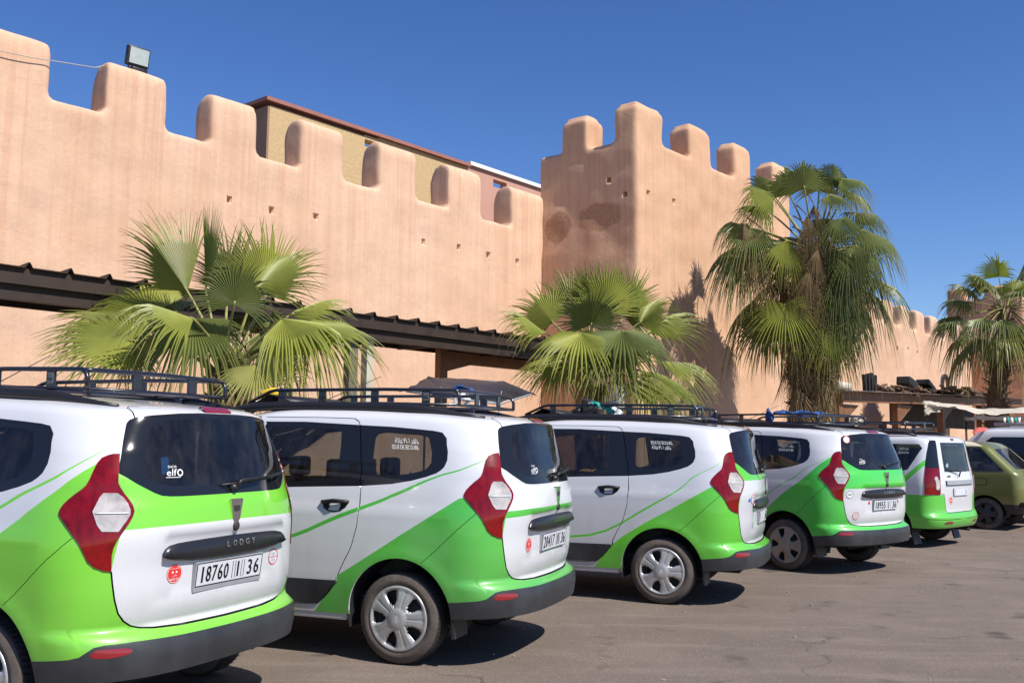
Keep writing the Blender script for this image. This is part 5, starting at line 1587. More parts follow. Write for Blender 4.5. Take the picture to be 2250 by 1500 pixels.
GR1 = paint('lime_green_paint', (0.185, 0.60, 0.030), .4)
GR2 = paint('mid_green_paint', (0.075, 0.46, 0.050), .5)
GR3 = paint('yellowish_green_paint', (0.105, 0.53, 0.024), .3)
GR4 = paint('bright_green_paint', (0.060, 0.55, 0.055), .3)
WH1 = paint('white_paint', (0.64, 0.645, 0.665), .42)
WH2 = paint('greyish_white_paint', (0.57, 0.58, 0.61), .55)
issue = lambda t, zt, zb: ('issue', 0, 0, t, zt, zb)
build_taxi((-1.491, 5.327, 156.7), 1, GR1, WH1, 'nearest green and white taxi, lime band under rear window, plate 18760 in grey frame',
           [('18760', .245, .012), ('|', -.012, -.022), ('|', -.034, -.044), ('1', -.046, -.078), ('|', -.086, -.096), ('|', -.108, -.118), ('36', -.132, -.25)],
           stickers=[('grand', .387, .634), ('limit', -.41, .635), ('elf', .425, 1.155), ('blue', .46, 1.2)], framed=True, rots=(.25, .6))
build_taxi((0.370, 7.144, 159.1), 2, GR2, WH1, 'second green and white taxi, white tailgate with thin green stripe, plate 20417',
           [('20417', .245, -.0), ('|', -.03, -.04), ('11', -.05, -.11), ('|', -.12, -.13), ('36', -.15, -.25)],
           stickers=[('grand', .447, .611), ('elf', .36, 1.13), issue('ISSUE DE SECOURE', 1.51, 1.465)], rots=(.38, .1))
build_taxi((2.568, 9.660, 158.1), 3, GR3, WH2, 'third green and white taxi seen almost side on, curved thin green line along its door',
           [('1', .24, .19), ('|', -.12, -.13), ('36', -.15, -.25)],
           stickers=[('limit', .50, .80, 1), ('dot', .57, .79, 'blue_print'), issue('ISSUE DE SECOURS', 1.468, 1.512), ('arab', 0, 0)], rots=(.2, .5))
build_taxi((4.537, 11.576, 130.1), 4, GR4, WH1, 'fourth taxi, deep green band under rear window, blue rags on roof rack, plate 18955',
           [('18955', .245, .0), ('|', -.03, -.04), ('1', -.05, -.09), ('|', -.11, -.12), ('36', -.15, -.25)], dirty_or_shaded=True,
           stickers=[('disc', .62, 1.40, 'red_print', 'red_print'), ('disc', .645, .745, 'greyink', 'ink'), ('limit', .56, .50, 1), ('dot', .325, .64, 'red_print'), ('dot', -.325, .64, 'red_print'), ('elf', .44, 1.13), issue('ISSUE DE SECOURE', 1.49, 1.44)], rots=(.5, .1))
# ------------------------------------------------------------------ the other vehicles, from the same kind of skin
def put_all(root, S, R, panels, paints, spec):
    D = skin(S, R, paints, panels, gu=.06, gv=.05); D['vmax'] = S.V[-1]
    idx = {}
    for k, (nm, rg, kd) in enumerate(panels): idx.setdefault(nm, []).append(k)
    zero = np.zeros(len(D['tri']), int)
    for nm, name, mats, off, mode in spec:
        s = np.isin(D['own'], idx[nm])
        sl_ = D['slot'] if len(mats) > 1 else zero
        if mode == 'both':
            me = panel_mesh(name, D, s, mats, off, .014, 1, True, sl_)
            if me: link(name, me, root)
        else:
            for sd in (1, -1):
                me = panel_mesh(name, D, s, mats, off, .014, sd, False, sl_)
                if me: link(name, me, root)
    keep = ~(D['IN']['arch'] | D['IN'].get('glass', np.zeros(len(D['tri']), bool)))
    link('inner_shell', panel_mesh('inner_shell', D, keep, [M['flat']], -.017, 0, 1, True, zero), root)
    return D
def arches(S, cxs, r=.37, zc=.30, cut=None):
    out = []
    for cx in cxs:
        a = [S.xz(cx + r * math.cos(t), zc + r * math.sin(t)) for t in np.linspace(-.2, PI + .2, 30)]
        out.append(a + [(a[-1][0], -.05), (a[0][0], -.05)])
    return out
def housings(root, cxs, y, r, zc):
    for sd in (1, -1):
        for cx in cxs:
            m = MB(); n = 16; vs = []
            for k in range(n + 1):
                t = -.2 + (PI + .4) * k / n
                for yy in (y, y - .33): vs.append((cx + r * math.cos(t), sd * yy, zc + r * math.sin(t)))
            m.add(vs, [(2 * k, 2 * k + 1, 2 * k + 3, 2 * k + 2) for k in range(n)], 0, True)
            m.add([(cx + r * math.cos(t), sd * (y - .33), zc + r * math.sin(t)) for t in np.linspace(-.2, PI + .2, 18)], [tuple(range(18))])
            m.build('wheel_housing', M['flat'], root)

# --- estate taxi with tall tail lamps
TE = [(.24,.80,.10,.30,4.2,.5),(.32,.83,.03,.30,4.3,.5),(.42,.848,.0,.30,4.38,.5),(.47,.855,.0,.30,4.4,.5),(.52,.857,.045,.29,4.4,.5),(.60,.858,.05,.29,4.4,.5),(.8,.860,.045,.29,4.35,.55),(.9,.86,.045,.29,4.2,.6),
      (1.0,.853,.05,.29,3.95,.65),(1.1,.838,.06,.29,3.5,.7),(1.3,.79,.09,.29,3.1,.6),(1.5,.745,.115,.29,2.8,.6),(1.58,.722,.13,.30,2.6,.6),(1.625,.68,.16,.32,2.5,.6),(1.65,.60,.23,.4,2.4,.6),(1.665,.45,.4,.4,2.2,.5),(1.675,.2,.7,.3,1.9,.4),(1.678,.02,1.0,.1,1.6,.1)]
SE = Surf(TE, [(0,1),(4.5,1)], nx=4.0, mx=2.5, side=3.4)
def uvcorner(S, y, z): return S.yz(y, z)
lam_o = [SE.xz(.225, z) for z in (.79, 1.0, 1.2, 1.4, 1.585)]
lam_i = [SE.yz(y, z) for y, z in ((.535, 1.585), (.56, 1.4), (.585, 1.2), (.615, 1.0), (.63, .79))]
RE = {}
RE['glasslamp'] = [[SE.xz(.225, z) for z in (1.176, 1.4, 1.585)] + [SE.yz(y, z) for y, z in ((.535, 1.585), (.56, 1.4), (.588, 1.176))]]
RE['lamp'] = [lam_o + lam_i]
RE['lens'] = [smooth_poly([SE.yz(y, z) for y, z in ((.72, .86), (.645, .86), (.63, 1.0), (.66, 1.0), (.67, 1.06), (.73, 1.04), (.70, .95))])]
RE['rwin'] = [smooth_poly([(-.3, SE.yz(.1, 1.555)[1]), SE.yz(.445, 1.555), SE.yz(.445, 1.555), SE.yz(.47, 1.12), SE.yz(.47, 1.12), (-.3, SE.yz(.1, 1.11)[1])])]
RE['tailgate'] = [[(-.05, SE.yz(.1, .52)[1]), SE.yz(.46, .52), SE.yz(.49, .56), SE.yz(.53, .79), SE.yz(.63, .80), SE.yz(.615, 1.0), SE.yz(.585, 1.176), SE.yz(.535, 1.585), SE.yz(.50, 1.62), (-.05, SE.yz(.1, 1.65)[1])]]
RE['gap'] = [strip(densify([(-.05, SE.yz(.1, .52)[1]), SE.yz(.46, .52), SE.yz(.49, .56), SE.yz(.53, .79), SE.yz(.60, .797)], .04, False), .010), strip(XZ(SE, [(.19, 1.6), (.5, 1.655)], False), .006)]
RE['gap'].append(strip(YZ(SE, [(.84, .435), (.6, .425), (.1, .42)], False), .008))
RE['arch'] = arches(SE, (.80, 3.70)) + [[(-.1, -.1), (SE.U3 + .1, -.1), (SE.U3 + .1, .06), (-.1, .06)]]
RE['qwin'] = [XZ(SE, [(.33,1.53),(.28,1.47),(.47,1.15),(.58,1.12),(1.35,1.10),(1.35,1.53)])]
RE['dwin'] = [XZ(SE, [(1.45,1.53),(1.45,1.10),(2.2,1.08),(2.2,1.53)])]
RE['fwin'] = [XZ(SE, [(2.3,1.53),(2.3,1.08),(3.25,1.06),(2.75,1.48)])]
RE['glass'] = RE['qwin'] + RE['dwin'] + RE['fwin'] + RE['rwin']
RE['refl'] = [smooth_poly([SE.yz(y, z) for y, z in ((.62, .36), (.56, .40), (.36, .395), (.36, .36))])]
zg = .785
RE['green'] = [[(-.05, -.05), (-.05, SE.yz(.1, .52)[1]), SE.yz(.46, .52), SE.yz(.49, .56), SE.yz(.53, zg)] + XZ(SE, [(.17, zg), (.6, zg), (1.3, .60), (1.9, .40)], False) + [(2.6, -.05)],
               XZ(SE, [(.17, 1.36), (.50, 1.06), (1.0, .74), (1.0, .66), (.50, .96), (.17, 1.27)])]
PE = [('x', ['arch'], 0), ('x', ['gap'], 0), ('lens', ['lens'], 0), ('glasslamp', ['glasslamp'], 0), ('lamp', ['lamp'], 0), ('refl', ['refl'], 0), ('rwin', ['rwin'], 0), ('qwin', ['qwin'], 0), ('dwin', ['dwin'], 0), ('fwin', ['fwin'], 0), ('tailgate', ['tailgate'], 0), ('body', None, 0)]
GR5 = paint('fresh_green_paint', (0.10, 0.56, 0.045), .3)
r5 = empty('taxi', (6.852, 14.612, 0), math.radians(133.5), 'fifth taxi, an estate with tall upright tail lamps, beside the olive car', 'taxi', 'green and white taxi vans parked in a row')
put_all(r5, SE, RE, PE, [(1, 'green')], [('body', 'body', [WH1, GR5], 0, 'both'), ('tailgate', 'tailgate', [WH1, GR5], .001, 'both'), ('rwin', 'rear_window', [M['glassrear']], -.003, 'both'), ('qwin', 'side_window', [M['glass']], -.002, 's'),
        ('dwin', 'side_window', [M['glass']], -.002, 's'), ('fwin', 'side_window', [M['glass']], -.002, 's'), ('lamp', 'rear_lamp', [M['lamp']], .010, 's'), ('lens', 'lamp_lens', [M['lens']], .014, 's'), ('glasslamp', 'pillar_glass', [M['frit']], .008, 's'), ('refl', 'reflector', [M['reflector']], .004, 's')])
housings(r5, (.80, 3.70), .83, .372, .30)
for sd in (1, -1):
    wheel(r5, .80, sd * .845, sd, R=.30, rim=.20, dirty_or_shaded=True); wheel(r5, 3.70, sd * .835, sd, R=.30, rim=.20, dirty_or_shaded=True)
    m = MB(); m.prism([(.50, .36), (.475, .36), (.38, .06), (.40, .055)], .60, .84, lambda a, b, h: (a, sd * h, b)); m.build('mud_flap', M['black'], r5)
    pts = [(.42, .60 * sd, 1.655), (.6, .615 * sd, 1.70), (1.5, .62 * sd, 1.715), (2.5, .6 * sd, 1.69)]
    m = MB(); m.tube(pts, [.014, .028, .028, .016], 8); m.build('roof_rail', M['rail'], r5)
m = MB(); m.box((2.2, 0, .33), (3.4, 1.3, .12)); m.box((2.1, 0, .30), (1.9, 1.6, .14)); m.tube([(.06, -.35, .24), (.5, -.35, .26)], .025); m.build('underbody', M['flat'], r5)
m = MB()
for i, y in enumerate((.47, .3, .1, -.1, -.3, -.47)): pass
vs = []
for y in (.475, .46, .3, .1, -.1, -.3, -.46, -.475):
    for z, o_ in ((.995, .0), (.99, .02), (.93, .026), (.915, .0)):
        p = SE.P(SE.yz(abs(y), z)[0], SE.yz(abs(y), z)[1], o_); vs.append((p.x, y, p.z))
m.add(vs, [(i * 4 + k, i * 4 + k + 1, (i + 1) * 4 + k + 1, (i + 1) * 4 + k) for i in range(7) for k in range(3)]); m.build('tailgate_strip', M['greybox'], r5)
def rear_plate(root, S, y0, z0, w_, h_, text, off=.012, inkm='ink'):
    x = S.P(.001, S.yz(.001, z0)[1], 0).x - off
    m = MB(); m.box((x, y0, z0), (.006, w_ + .012, h_ + .012)); po = m.build('number_plate', M['greyink'], root)
    m = MB(); m.box((x - .004, y0, z0), (.004, w_, h_)); m.build('plate_face', M['plate'], po)
    m = MB()
    for s_, a, b in text:
        for i, ch in enumerate(s_):
            cw = (a - b) / len(s_); yy = a - cw * (i + .5)
            vs_, fs_, asp = text_verts(ch); m.add([(x - .0075, y0 + yy - (p - .5) * cw * (.7 if ch not in '1|' else .3), z0 + (q - .5) * h_ * .7) for p, q in vs_], fs_)
    m.build('plate_number', M[inkm], po)
rear_plate(r5, SE, 0, .82, .50, .105, [('1', .24, .19), ('|', -.02, -.03), ('36', -.13, -.24)], inkm='greyink')
m = MB(); decal_disc(SE, m, SE.yz(.33, .70)[0], SE.yz(.33, .70)[1], .055, .003, 0); decal_disc(SE, m, SE.yz(.33, .70)[0], SE.yz(.33, .70)[1], .048, .004, 1, r0=.042); decal_rect(SE, m, SE.yz(.33, .70)[0], SE.yz(.33, .70)[1], .06, .012, .004, 1, 2)
m.build('sticker', [M['red_print'], M['white_print']], r5)
m = MB(); m.tube([SE.P(.05, SE.yz(.05, 1.04)[1], .02), SE.P(.03, SE.yz(.05, 1.12)[1], .05), SE.P(.36, SE.yz(.3, 1.16)[1], .04)], [.012, .01, .007], 6); m.box((SE.P(.2, SE.yz(.2, 1.05)[1], 0).x - .002, .36, 1.055), (.004, .10, .02)); m.build('wiper', M['rail'], r5)
m = MB(); m.box((.145, 0, 1.60), (.03, .10, .035), rot=Matrix.Rotation(.3, 3, 'Y'), bev=.008); m.build('brake_light', M['reflector'], r5)
m = MB(); u0, v0 = SE.xz(.55, 1.46); decal_text(SE, m, '\uFE94\uFE9B\uFE8E\uFECF\uFEFB\uFE8D \uFE93\uFEAA\uFED3\uFE8E\uFEE7', u0, v0, .26, .04, .001); u0, v0 = SE.xz(.55, 1.40); decal_text(SE, m, 'ISSUE DE SECOURE', u0, v0, .28, .03, .001, 0, .2); m.build('window_sticker', M['white_print'], r5)
m = MB(); decal_text(SE, m, 'elf', .37, SE.yz(.37, 1.22)[1], .09, .06, .002); m.build('window_sticker', M['white_print'], r5)
seat(r5, 1.1, 0, 1.15, 'seat'); seat(r5, 1.95, 0, 1.25, 'seat')
m = MB(); m.box((2.1, 0, .44), (3.0, 1.4, .05)); m.box((.5, 0, .7), (.45, 1.0, .5)); m.build('cabin_floor', M['flat'], r5)
rk = MB()
xr, xf, yw, zt, zb = .62, 2.3, .52, 1.862, 1.762
for sd in (1, -1):
    y = sd * yw
    rk.tube([(xr, y, zb), (xr, y, zt - .05), (xr + .012, y, zt - .02), (xr + .045, y, zt), (xf, y, zt), (2.45, y, zb)], .0135, 8); rk.tube([(xr, y, zb), (2.45, y, zb)], .011, 6)
for x in (xr, 1.3, 1.9, 2.45): rk.tube([(x, -yw, zb), (x, yw, zb)], .012, 6)
rk.tube([(xr + .035, yw, zt), (xr + .02, 0, zt), (xr + .035, -yw, zt)], .0135, 8)
ro = rk.build('roof_rack', M['rack'], r5)
for sd in (1, -1):
    for x in (.95, 1.5, 2.0):
        m = MB(); m.box((x, sd * yw, (zt + zb) / 2), (.07, .012, zt - zb)); m.build('rack_upright', M['rack'], ro)
        m = MB(); m.box((x, sd * (yw + .02), zb - .03), (.05, .06, .07)); m.build('rack_clamp', M['rack'], ro)
m = MB(); m.box((xr + .02, -.2, (zt + zb) / 2), (.012, .07, zt - zb)); m.build('rack_upright', M['rack'], ro)

# --- olive hatchback
TH_ = [(.28,.74,.10,.22,3.45,.3),(.36,.765,.05,.22,3.55,.3),(.46,.78,.02,.22,3.6,.3),(.70,.80,.0,.22,3.6,.3),(.95,.80,.02,.22,3.5,.35),(1.02,.795,.05,.22,3.2,.4),(1.06,.785,.09,.22,2.95,.4),(1.2,.75,.24,.22,2.75,.35),(1.4,.70,.45,.22,2.45,.35),
       (1.50,.672,.55,.24,2.3,.35),(1.55,.63,.63,.3,2.2,.35),(1.58,.52,.75,.3,2.05,.3),(1.595,.3,.95,.3,1.8,.3),(1.60,.02,1.2,.1,1.5,.1)]
SH_ = Surf(TH_, [(0,1),(4.5,1)], nx=5.5, mx=2.5, side=2.6)
ROL = {'arch': arches(SH_, (.66, 3.02), .335, .29) + [[(-.1, -.1), (SH_.U3 + .1, -.1), (SH_.U3 + .1, .02), (-.1, .02)]],
       'qwin': [XZ(SH_, [(.36, 1.075), (.73, 1.455), (1.30, 1.465), (1.30, 1.06)])],
       'dwin': [XZ(SH_, [(1.38, 1.465), (2.0, 1.455), (2.45, 1.07), (1.38, 1.06)])],
       'trim': [strip(XZ(SH_, [(.34, 1.068), (.725, 1.475), (1.34, 1.485), (1.34, 1.05), (.34, 1.068)], False), .022)],
       'rwin': [smooth_poly([(-.3, SH_.yz(.1, 1.10)[1]), SH_.yz(.62, 1.10), SH_.yz(.62, 1.10), SH_.yz(.55, 1.46), SH_.yz(.55, 1.46), (-.3, SH_.yz(.1, 1.47)[1])])],
       'gap': [strip(XZ(SH_, [(1.36, .36), (1.36, 1.5)], False), .008), strip(smooth_poly(XZ(SH_, [(.82, .93), (.62, .93), (.62, .80), (.82, .80)])), .009)],
       'cream': [XZ(SH_, [(.70, 1.505), (2.3, 1.52)], False) + [(SH_.U3, SH_.V[-1] + .1), (SH_.xz(.70, 1.505)[0], SH_.V[-1] + .1)]],
       'dark': [[(-.1, -.1), (SH_.U3, -.1), (SH_.U3, SH_.xz(2, .47)[1]), (-.1, SH_.xz(.5, .47)[1])]]}
ROL['glass'] = ROL['qwin'] + ROL['dwin'] + ROL['rwin']
OL = paint('olive_paint', (0.135, 0.145, 0.020), .35)
POL = [('x', ['arch'], 0), ('x', ['gap'], 0), ('trim', ['trim'], 0), ('rwin', ['rwin'], 0), ('qwin', ['qwin'], 0), ('dwin', ['dwin'], 0), ('body', None, 0)]
YAW6 = math.radians(139)
wx = at(2166, 1161, 1); 
def groundpt(px, py):
    r = ray(px, py); t = -CAM_H / r.z; return Vector((r.x * t, r.y * t, 0))
gw = groundpt(2168, 1163)
fwd = Vector((math.cos(YAW6), math.sin(YAW6), 0)); lft = Vector((-fwd.y, fwd.x, 0))
o6 = gw - fwd * .66 - lft * .76
r6 = empty('hatchback_car', o6, YAW6, 'dusty olive green hatchback with cream roof parked after the last taxi', 'car')
put_all(r6, SH_, ROL, POL, [(2, 'dark'), (1, 'cream')], [('body', 'body', [OL, plain('cream_roof', (.60, .54, .42), .6), M['black']], 0, 'both'), ('rwin', 'rear_window', [glass('sky_tinted_glass', (.30, .36, .5))], -.004, 'both'), ('qwin', 'side_window', [M['glass']], -.004, 's'), ('dwin', 'side_window', [M['glass']], -.004, 's'), ('trim', 'window_trim', [M['black']], .006, 's')])  # blue sky reflection in the rear window is put into its tint
housings(r6, (.66, 3.02), .77, .337, .29)
for sd in (1, -1):
    wheel(r6, .66, sd * .765, sd, R=.29, rim=.18, dirty_or_shaded=None); wheel(r6, 3.02, sd * .755, sd, R=.29, rim=.18, dirty_or_shaded=None)  # dark cover colour stands in for wheels in shade
m = MB(); m.box((1.8, 0, .36), (3.2, 1.1, .12)); m.build('underbody', M['flat'], r6)
m = MB(); m.box((.03, 0, .47), (.12, 1.5, .10), bev=.02); m.build('rear_bumper', M['black'], r6)
seat(r6, 1.1, 0, 1.0, 'seat'); seat(r6, 1.9, .33, .48, 'seat'); seat(r6, 1.9, -.33, .48, 'seat')
m = MB(); m.box((.55, 0, .93), (.55, 1.3, .04)); m.box((1.6, 0, .45), (2.2, 1.2, .05)); m.build('parcel_shelf', M['seat'], r6)

# --- white van behind the olive car
TV = [(.30,.85,.08,.25,4.4,.4),(.5,.90,.0,.25,4.6,.4),(.9,.93,.0,.25,4.6,.4),(1.1,.93,.01,.25,4.2,.45),(1.25,.92,.02,.25,3.75,.4),(1.6,.87,.06,.25,3.2,.4),(1.72,.85,.07,.26,3.05,.4),(1.82,.80,.10,.3,2.95,.4),(1.87,.68,.2,.3,2.8,.4),(1.90,.4,.5,.3,2.5,.4),(1.91,.02,1.0,.1,2.0,.1)]
SV = Surf(TV, [(0,1),(4.6,1)], nx=5, mx=2.5, side=3.6)
RV = {'arch': arches(SV, (.9, 3.8), .38, .32) + [[(-.1, -.1), (SV.U3 + .1, -.1), (SV.U3 + .1, .02), (-.1, .02)]],
      'qwin': [XZ(SV, [(.35, 1.18), (.4, 1.68), (1.6, 1.69), (1.6, 1.17)])], 'dwin': [XZ(SV, [(1.66, 1.17), (1.66, 1.69), (2.6, 1.69), (3.3, 1.2)])],
      'rwin': [[(-.1, SV.yz(.1, 1.2)[1]), SV.yz(.75, 1.2), SV.yz(.70, 1.66), (-.1, SV.yz(.1, 1.66)[1])]], 'gap': [strip(XZ(SV, [(1.63, .4), (1.63, 1.75)], False), .01)]}
RV['glass'] = RV['qwin'] + RV['dwin'] + RV['rwin']
PV = [('x', ['arch'], 0), ('x', ['gap'], 0), ('rwin', ['rwin'], 0), ('qwin', ['qwin'], 0), ('dwin', ['dwin'], 0), ('body', None, 0)]
YAW7 = math.radians(138)
f7 = at(2128, 945, 20.5)
o7 = Vector((f7.x, f7.y, 0)) - Vector((math.cos(YAW7), math.sin(YAW7), 0)) * 3.3
r7 = empty('van', o7, YAW7, 'white van with dark windows behind the olive car, only its roof and windows showing', 'van')
put_all(r7, SV, RV, PV, [], [('body', 'body', [WH1], 0, 'both'), ('rwin', 'rear_window', [M['frit']], -.003, 'both'), ('qwin', 'side_window', [M['frit']], -.003, 's'), ('dwin', 'side_window', [M['frit']], -.003, 's')])
housings(r7, (.9, 3.8), .9, .382, .32)
for sd in (1, -1):
    wheel(r7, .9, sd * .90, sd, R=.32, rim=.21, dirty_or_shaded=True); wheel(r7, 3.8, sd * .90, sd, R=.32, rim=.21, dirty_or_shaded=True)
    m = MB(); m.tube([(.6, sd * .7, 1.93), (2.6, sd * .7, 1.95)], .03); m.build('roof_rail', M['greybox'], r7)

# ------------------------------------------------------------------ loose things
def cloth(name, pts, mat, label, cat, parent=None, sub=3, jit=.02, seed=0, thick=.006, group=None, faces=None):
    """a crumpled sheet through a grid of points (rows of equal length)"""
    r = random.Random(seed)
    bm = bmesh.new(); rows = [[bm.verts.new(p) for p in row] for row in pts]
    for i in range(len(rows) - 1):
        for j in range(len(rows[0]) - 1): bm.faces.new((rows[i][j], rows[i][j + 1], rows[i + 1][j + 1], rows[i + 1][j]))
    bmesh.ops.subdivide_edges(bm, edges=bm.edges[:], cuts=sub, use_grid_fill=True, smooth=.3)
    for v in bm.verts: v.co += Vector((r.gauss(0, jit), r.gauss(0, jit), r.gauss(0, jit)))
    me = bpy.data.meshes.new(name); bm.to_mesh(me); bm.free()
    me.polygons.foreach_set('use_smooth', [True] * len(me.polygons))
    for m_ in (mat if isinstance(mat, list) else [mat]): me.materials.append(m_)
    o = link(name, me, parent)
    s = o.modifiers.new('s', 'SOLIDIFY'); s.thickness = thick
    if label: tag(o, label, cat, group)
    return o

# floodlight and cable on the left merlons
fl = empty('floodlight', W(7.84, CM - .22, 7.60), WROT, 'square grey floodlight standing on the second merlon from the left', 'floodlight')
m = MB(); m.box((0, 0, .05), (.30, .22, .12), bev=.02); m.build('base', M['rail'], fl)
Rf = Matrix.Rotation(.18, 3, 'X') @ Matrix.Rotation(-.15, 3, 'Z')
m = MB(); m.box((0, .02, .34), (.42, .13, .36), rot=Rf, bev=.02); m.lathe([(0, .13), (.10, .12), (.15, .0)], 16, lambda a, b, c: (a, .08 + c, .34 + b)); m.build('housing', M['rail'], fl)
m = MB(); m.box((0, .02 - .072, .333), (.35, .012, .29), rot=Rf); m.build('lens', M['lampglass'], fl)
for q in (-1, 1):
    m = MB(); m.tube([(q * .16, .02, .08), (q * .22, .02, .30)], .014); m.build('bracket', M['rail'], fl)
m = MB(); m.tube([W(7.24, CM - .15, 7.56), W(7.0, CM + .03, 7.40), W(6.6, CM + .06, 7.33), W(6.0, CM + .06, 7.24), W(5.2, CM + .07, 7.16), W(4.2, CM + .07, 7.10), W(2.5, CM + .07, 7.12)], .008, 6)
tag(m.build('cable', M['cable']), 'thin slack cable running left from the floodlight merlon', 'cable')

fl.scale = (.9, .9, .92)
# grey electric cabinet on the tower's left face
def on_plane_s(px, py, s):
    r = ray(px, py); t = s / (WD.x * r.x + WD.y * r.y); return Vector((0, 0, CAM_H)) + r * t
pc = on_plane_s(1345, 872, S0 - .18)
cb = empty('electric_cabinet', (pc.x, pc.y, pc.z), WROT, 'grey metal electric cabinet on the tower foot behind the middle palm', 'cabinet')
m = MB(); m.box((0, 0, 0), (.28, .50, .62), bev=.01); m.build('cabinet_body', M['greybox'], cb)
m = MB(); m.box((-.145, 0, 0), (.012, .44, .56)); m.box((-.155, -.15, .0), (.02, .03, .1)); m.build('door', M['greybox'], cb)
m = MB(); m.box((0, 0, .33), (.34, .56, .03)); m.box((0, 0, -.33 - .55), (.2, .3, 1.1)); m.build('hood', M['rail'], cb)

# black plastic stall roof behind the second taxi
Yt = 12.4
st = empty('stall_roof', (at(1030, 860, Yt).x, Yt, 0), 0, 'ragged black plastic sheet roof on thin poles behind the second taxi', 'canopy')
def loc_(p): return p - st.location
A_, B_ = at(940, 828, Yt + .5), at(1105, 836, Yt + .7)
C_, D_, E_, F_ = at(893, 856, Yt - .3), at(1000, 872, Yt - .7), at(1098, 884, Yt - .5), at(1168, 862, Yt + .5)
B2, A2 = at(1100, 850, Yt + 1.9), at(935, 846, Yt + 1.8)
row1 = [C_, A_.lerp(C_, .15), A_, A_.lerp(B_, .5), B_, F_]
row0 = [C_.lerp(D_, .1) + Vector((0, 0, -.02)), C_.lerp(D_, .5), D_, D_.lerp(E_, .5) + Vector((0, 0, -.03)), E_, E_.lerp(F_, .6) + Vector((0, 0, -.02))]
row2 = [A2 + Vector((-.4, 0, -.1)), A2, A2, A2.lerp(B2, .5), B2, F_ + Vector((.1, .8, .0))]
cloth('plastic_sheet', [[loc_(p) for p in r_] for r_ in (row0, row1, row2)], M['plastic_sheet'], None, None, st, 3, .006, 5, .004)
for p, q in ((A_, D_), (B_, E_), (C_, D_), (D_, E_), (E_, F_), (A_, B_)):
    m = MB(); m.tube([loc_(p) + Vector((0, 0, -.02)), loc_(q) + Vector((0, 0, -.02))], .012, 6); m.build('frame_tube', M['greybox'], st)
for p in (D_, E_, A2, B2):
    m = MB(); m.tube([(loc_(p).x, loc_(p).y, 0), loc_(p)], .018, 6); m.build('pole', M['greybox'], st)
def rag(name, a, b, w, mat, label, cat, seed, parent=None, n=5, group=None):
    r = random.Random(seed); pts = []
    for i in range(n):
        p = a.lerp(b, i / (n - 1))
        d = Vector((r.uniform(-1, 1), r.uniform(-1, 1), r.uniform(-1, 1))) * w * .5
        pts.append([p + d, p + Vector((0, 0, w * .6)) * (1 if i % 2 else .4), p - d * .8])
    return cloth(name, pts, mat, label, cat, parent, 2, w * .07, seed, .004, group)
rag('rag', at(1000, 853, Yt - .5), at(1045, 862, Yt - .5), .10, M['bluecloth'], 'blue rag on the black plastic stall roof', 'rag', 3)
rag('rag', at(1015, 868, Yt - .6), at(1032, 886, Yt - .6), .13, M['white_print'], 'torn white rag hanging under the black plastic stall roof', 'rag', 4)

def car_pt(pose, x, y, z):
    a = math.radians(pose[2]); return Vector((pose[0] + math.cos(a) * x - math.sin(a) * y, pose[1] + math.sin(a) * x + math.cos(a) * y, z))
P2_, P3_, P4_ = (0.370, 7.144, 159.1), (2.568, 9.660, 158.1), (4.537, 11.576, 130.1)
# yellow and black bag at the front of the second rack
bg_ = empty('striped_bag', car_pt(P2_, 2.30, .32, 1.83), math.radians(P2_[2]), 'yellow and black striped bag at the front of the second taxi roof rack', 'bag')
bg_.scale = (.75, .75, .75)
m = MB(); m.box((0, 0, .03), (.20, .30, .11), rot=Matrix.Rotation(.25, 3, 'Y') @ Matrix.Rotation(.15, 3, 'X'), bev=.045); m.build('bag_body', M['yellow'], bg_)
for i in range(5):
    m = MB(); m.box((-.02, -.14 + i * .04, .035), (.19, .014, .12), rot=Matrix.Rotation(.25, 3, 'Y') @ Matrix.Rotation(.15, 3, 'X'), bev=.008); m.build('stripe', M['black'], bg_)
m = MB(); m.tube([(.10, .12, .0), (.13, .16, -.04), (.10, .20, -.07)], .006); m.build('strap', M['white_print'], bg_)
# bundle on the third rack
bm_ = MB()
for i in range(7): bm_.box((RNG.uniform(-.15, .15), RNG.uniform(-.1, .1), RNG.uniform(0, .09)), (RNG.uniform(.08, .16), RNG.uniform(.1, .25), RNG.uniform(.05, .1)), rot=Matrix.Rotation(RNG.uniform(0, 3), 3, 'Z') @ Matrix.Rotation(RNG.uniform(-.5, .5), 3, 'X'), bev=.02)
o = bm_.build('bundle', M['black']); o.location = car_pt(P3_, 1.72, .25, 1.83); tag(o, 'dark tied bundle lying in the third taxi roof rack', 'bundle')
rag('cloth_strip', car_pt(P3_, 1.66, .56, 1.90), car_pt(P3_, 1.42, .52, 1.80), .07, M['tealcloth'], 'teal cloth strip hanging from the third taxi roof rack', 'rag', 6)
rag('cloth_strip', car_pt(P3_, 1.46, .50, 1.84), car_pt(P3_, 1.36, .48, 1.78), .08, M['white_print'], 'crumpled white paper in the third taxi roof rack below the teal strip', 'paper', 7)
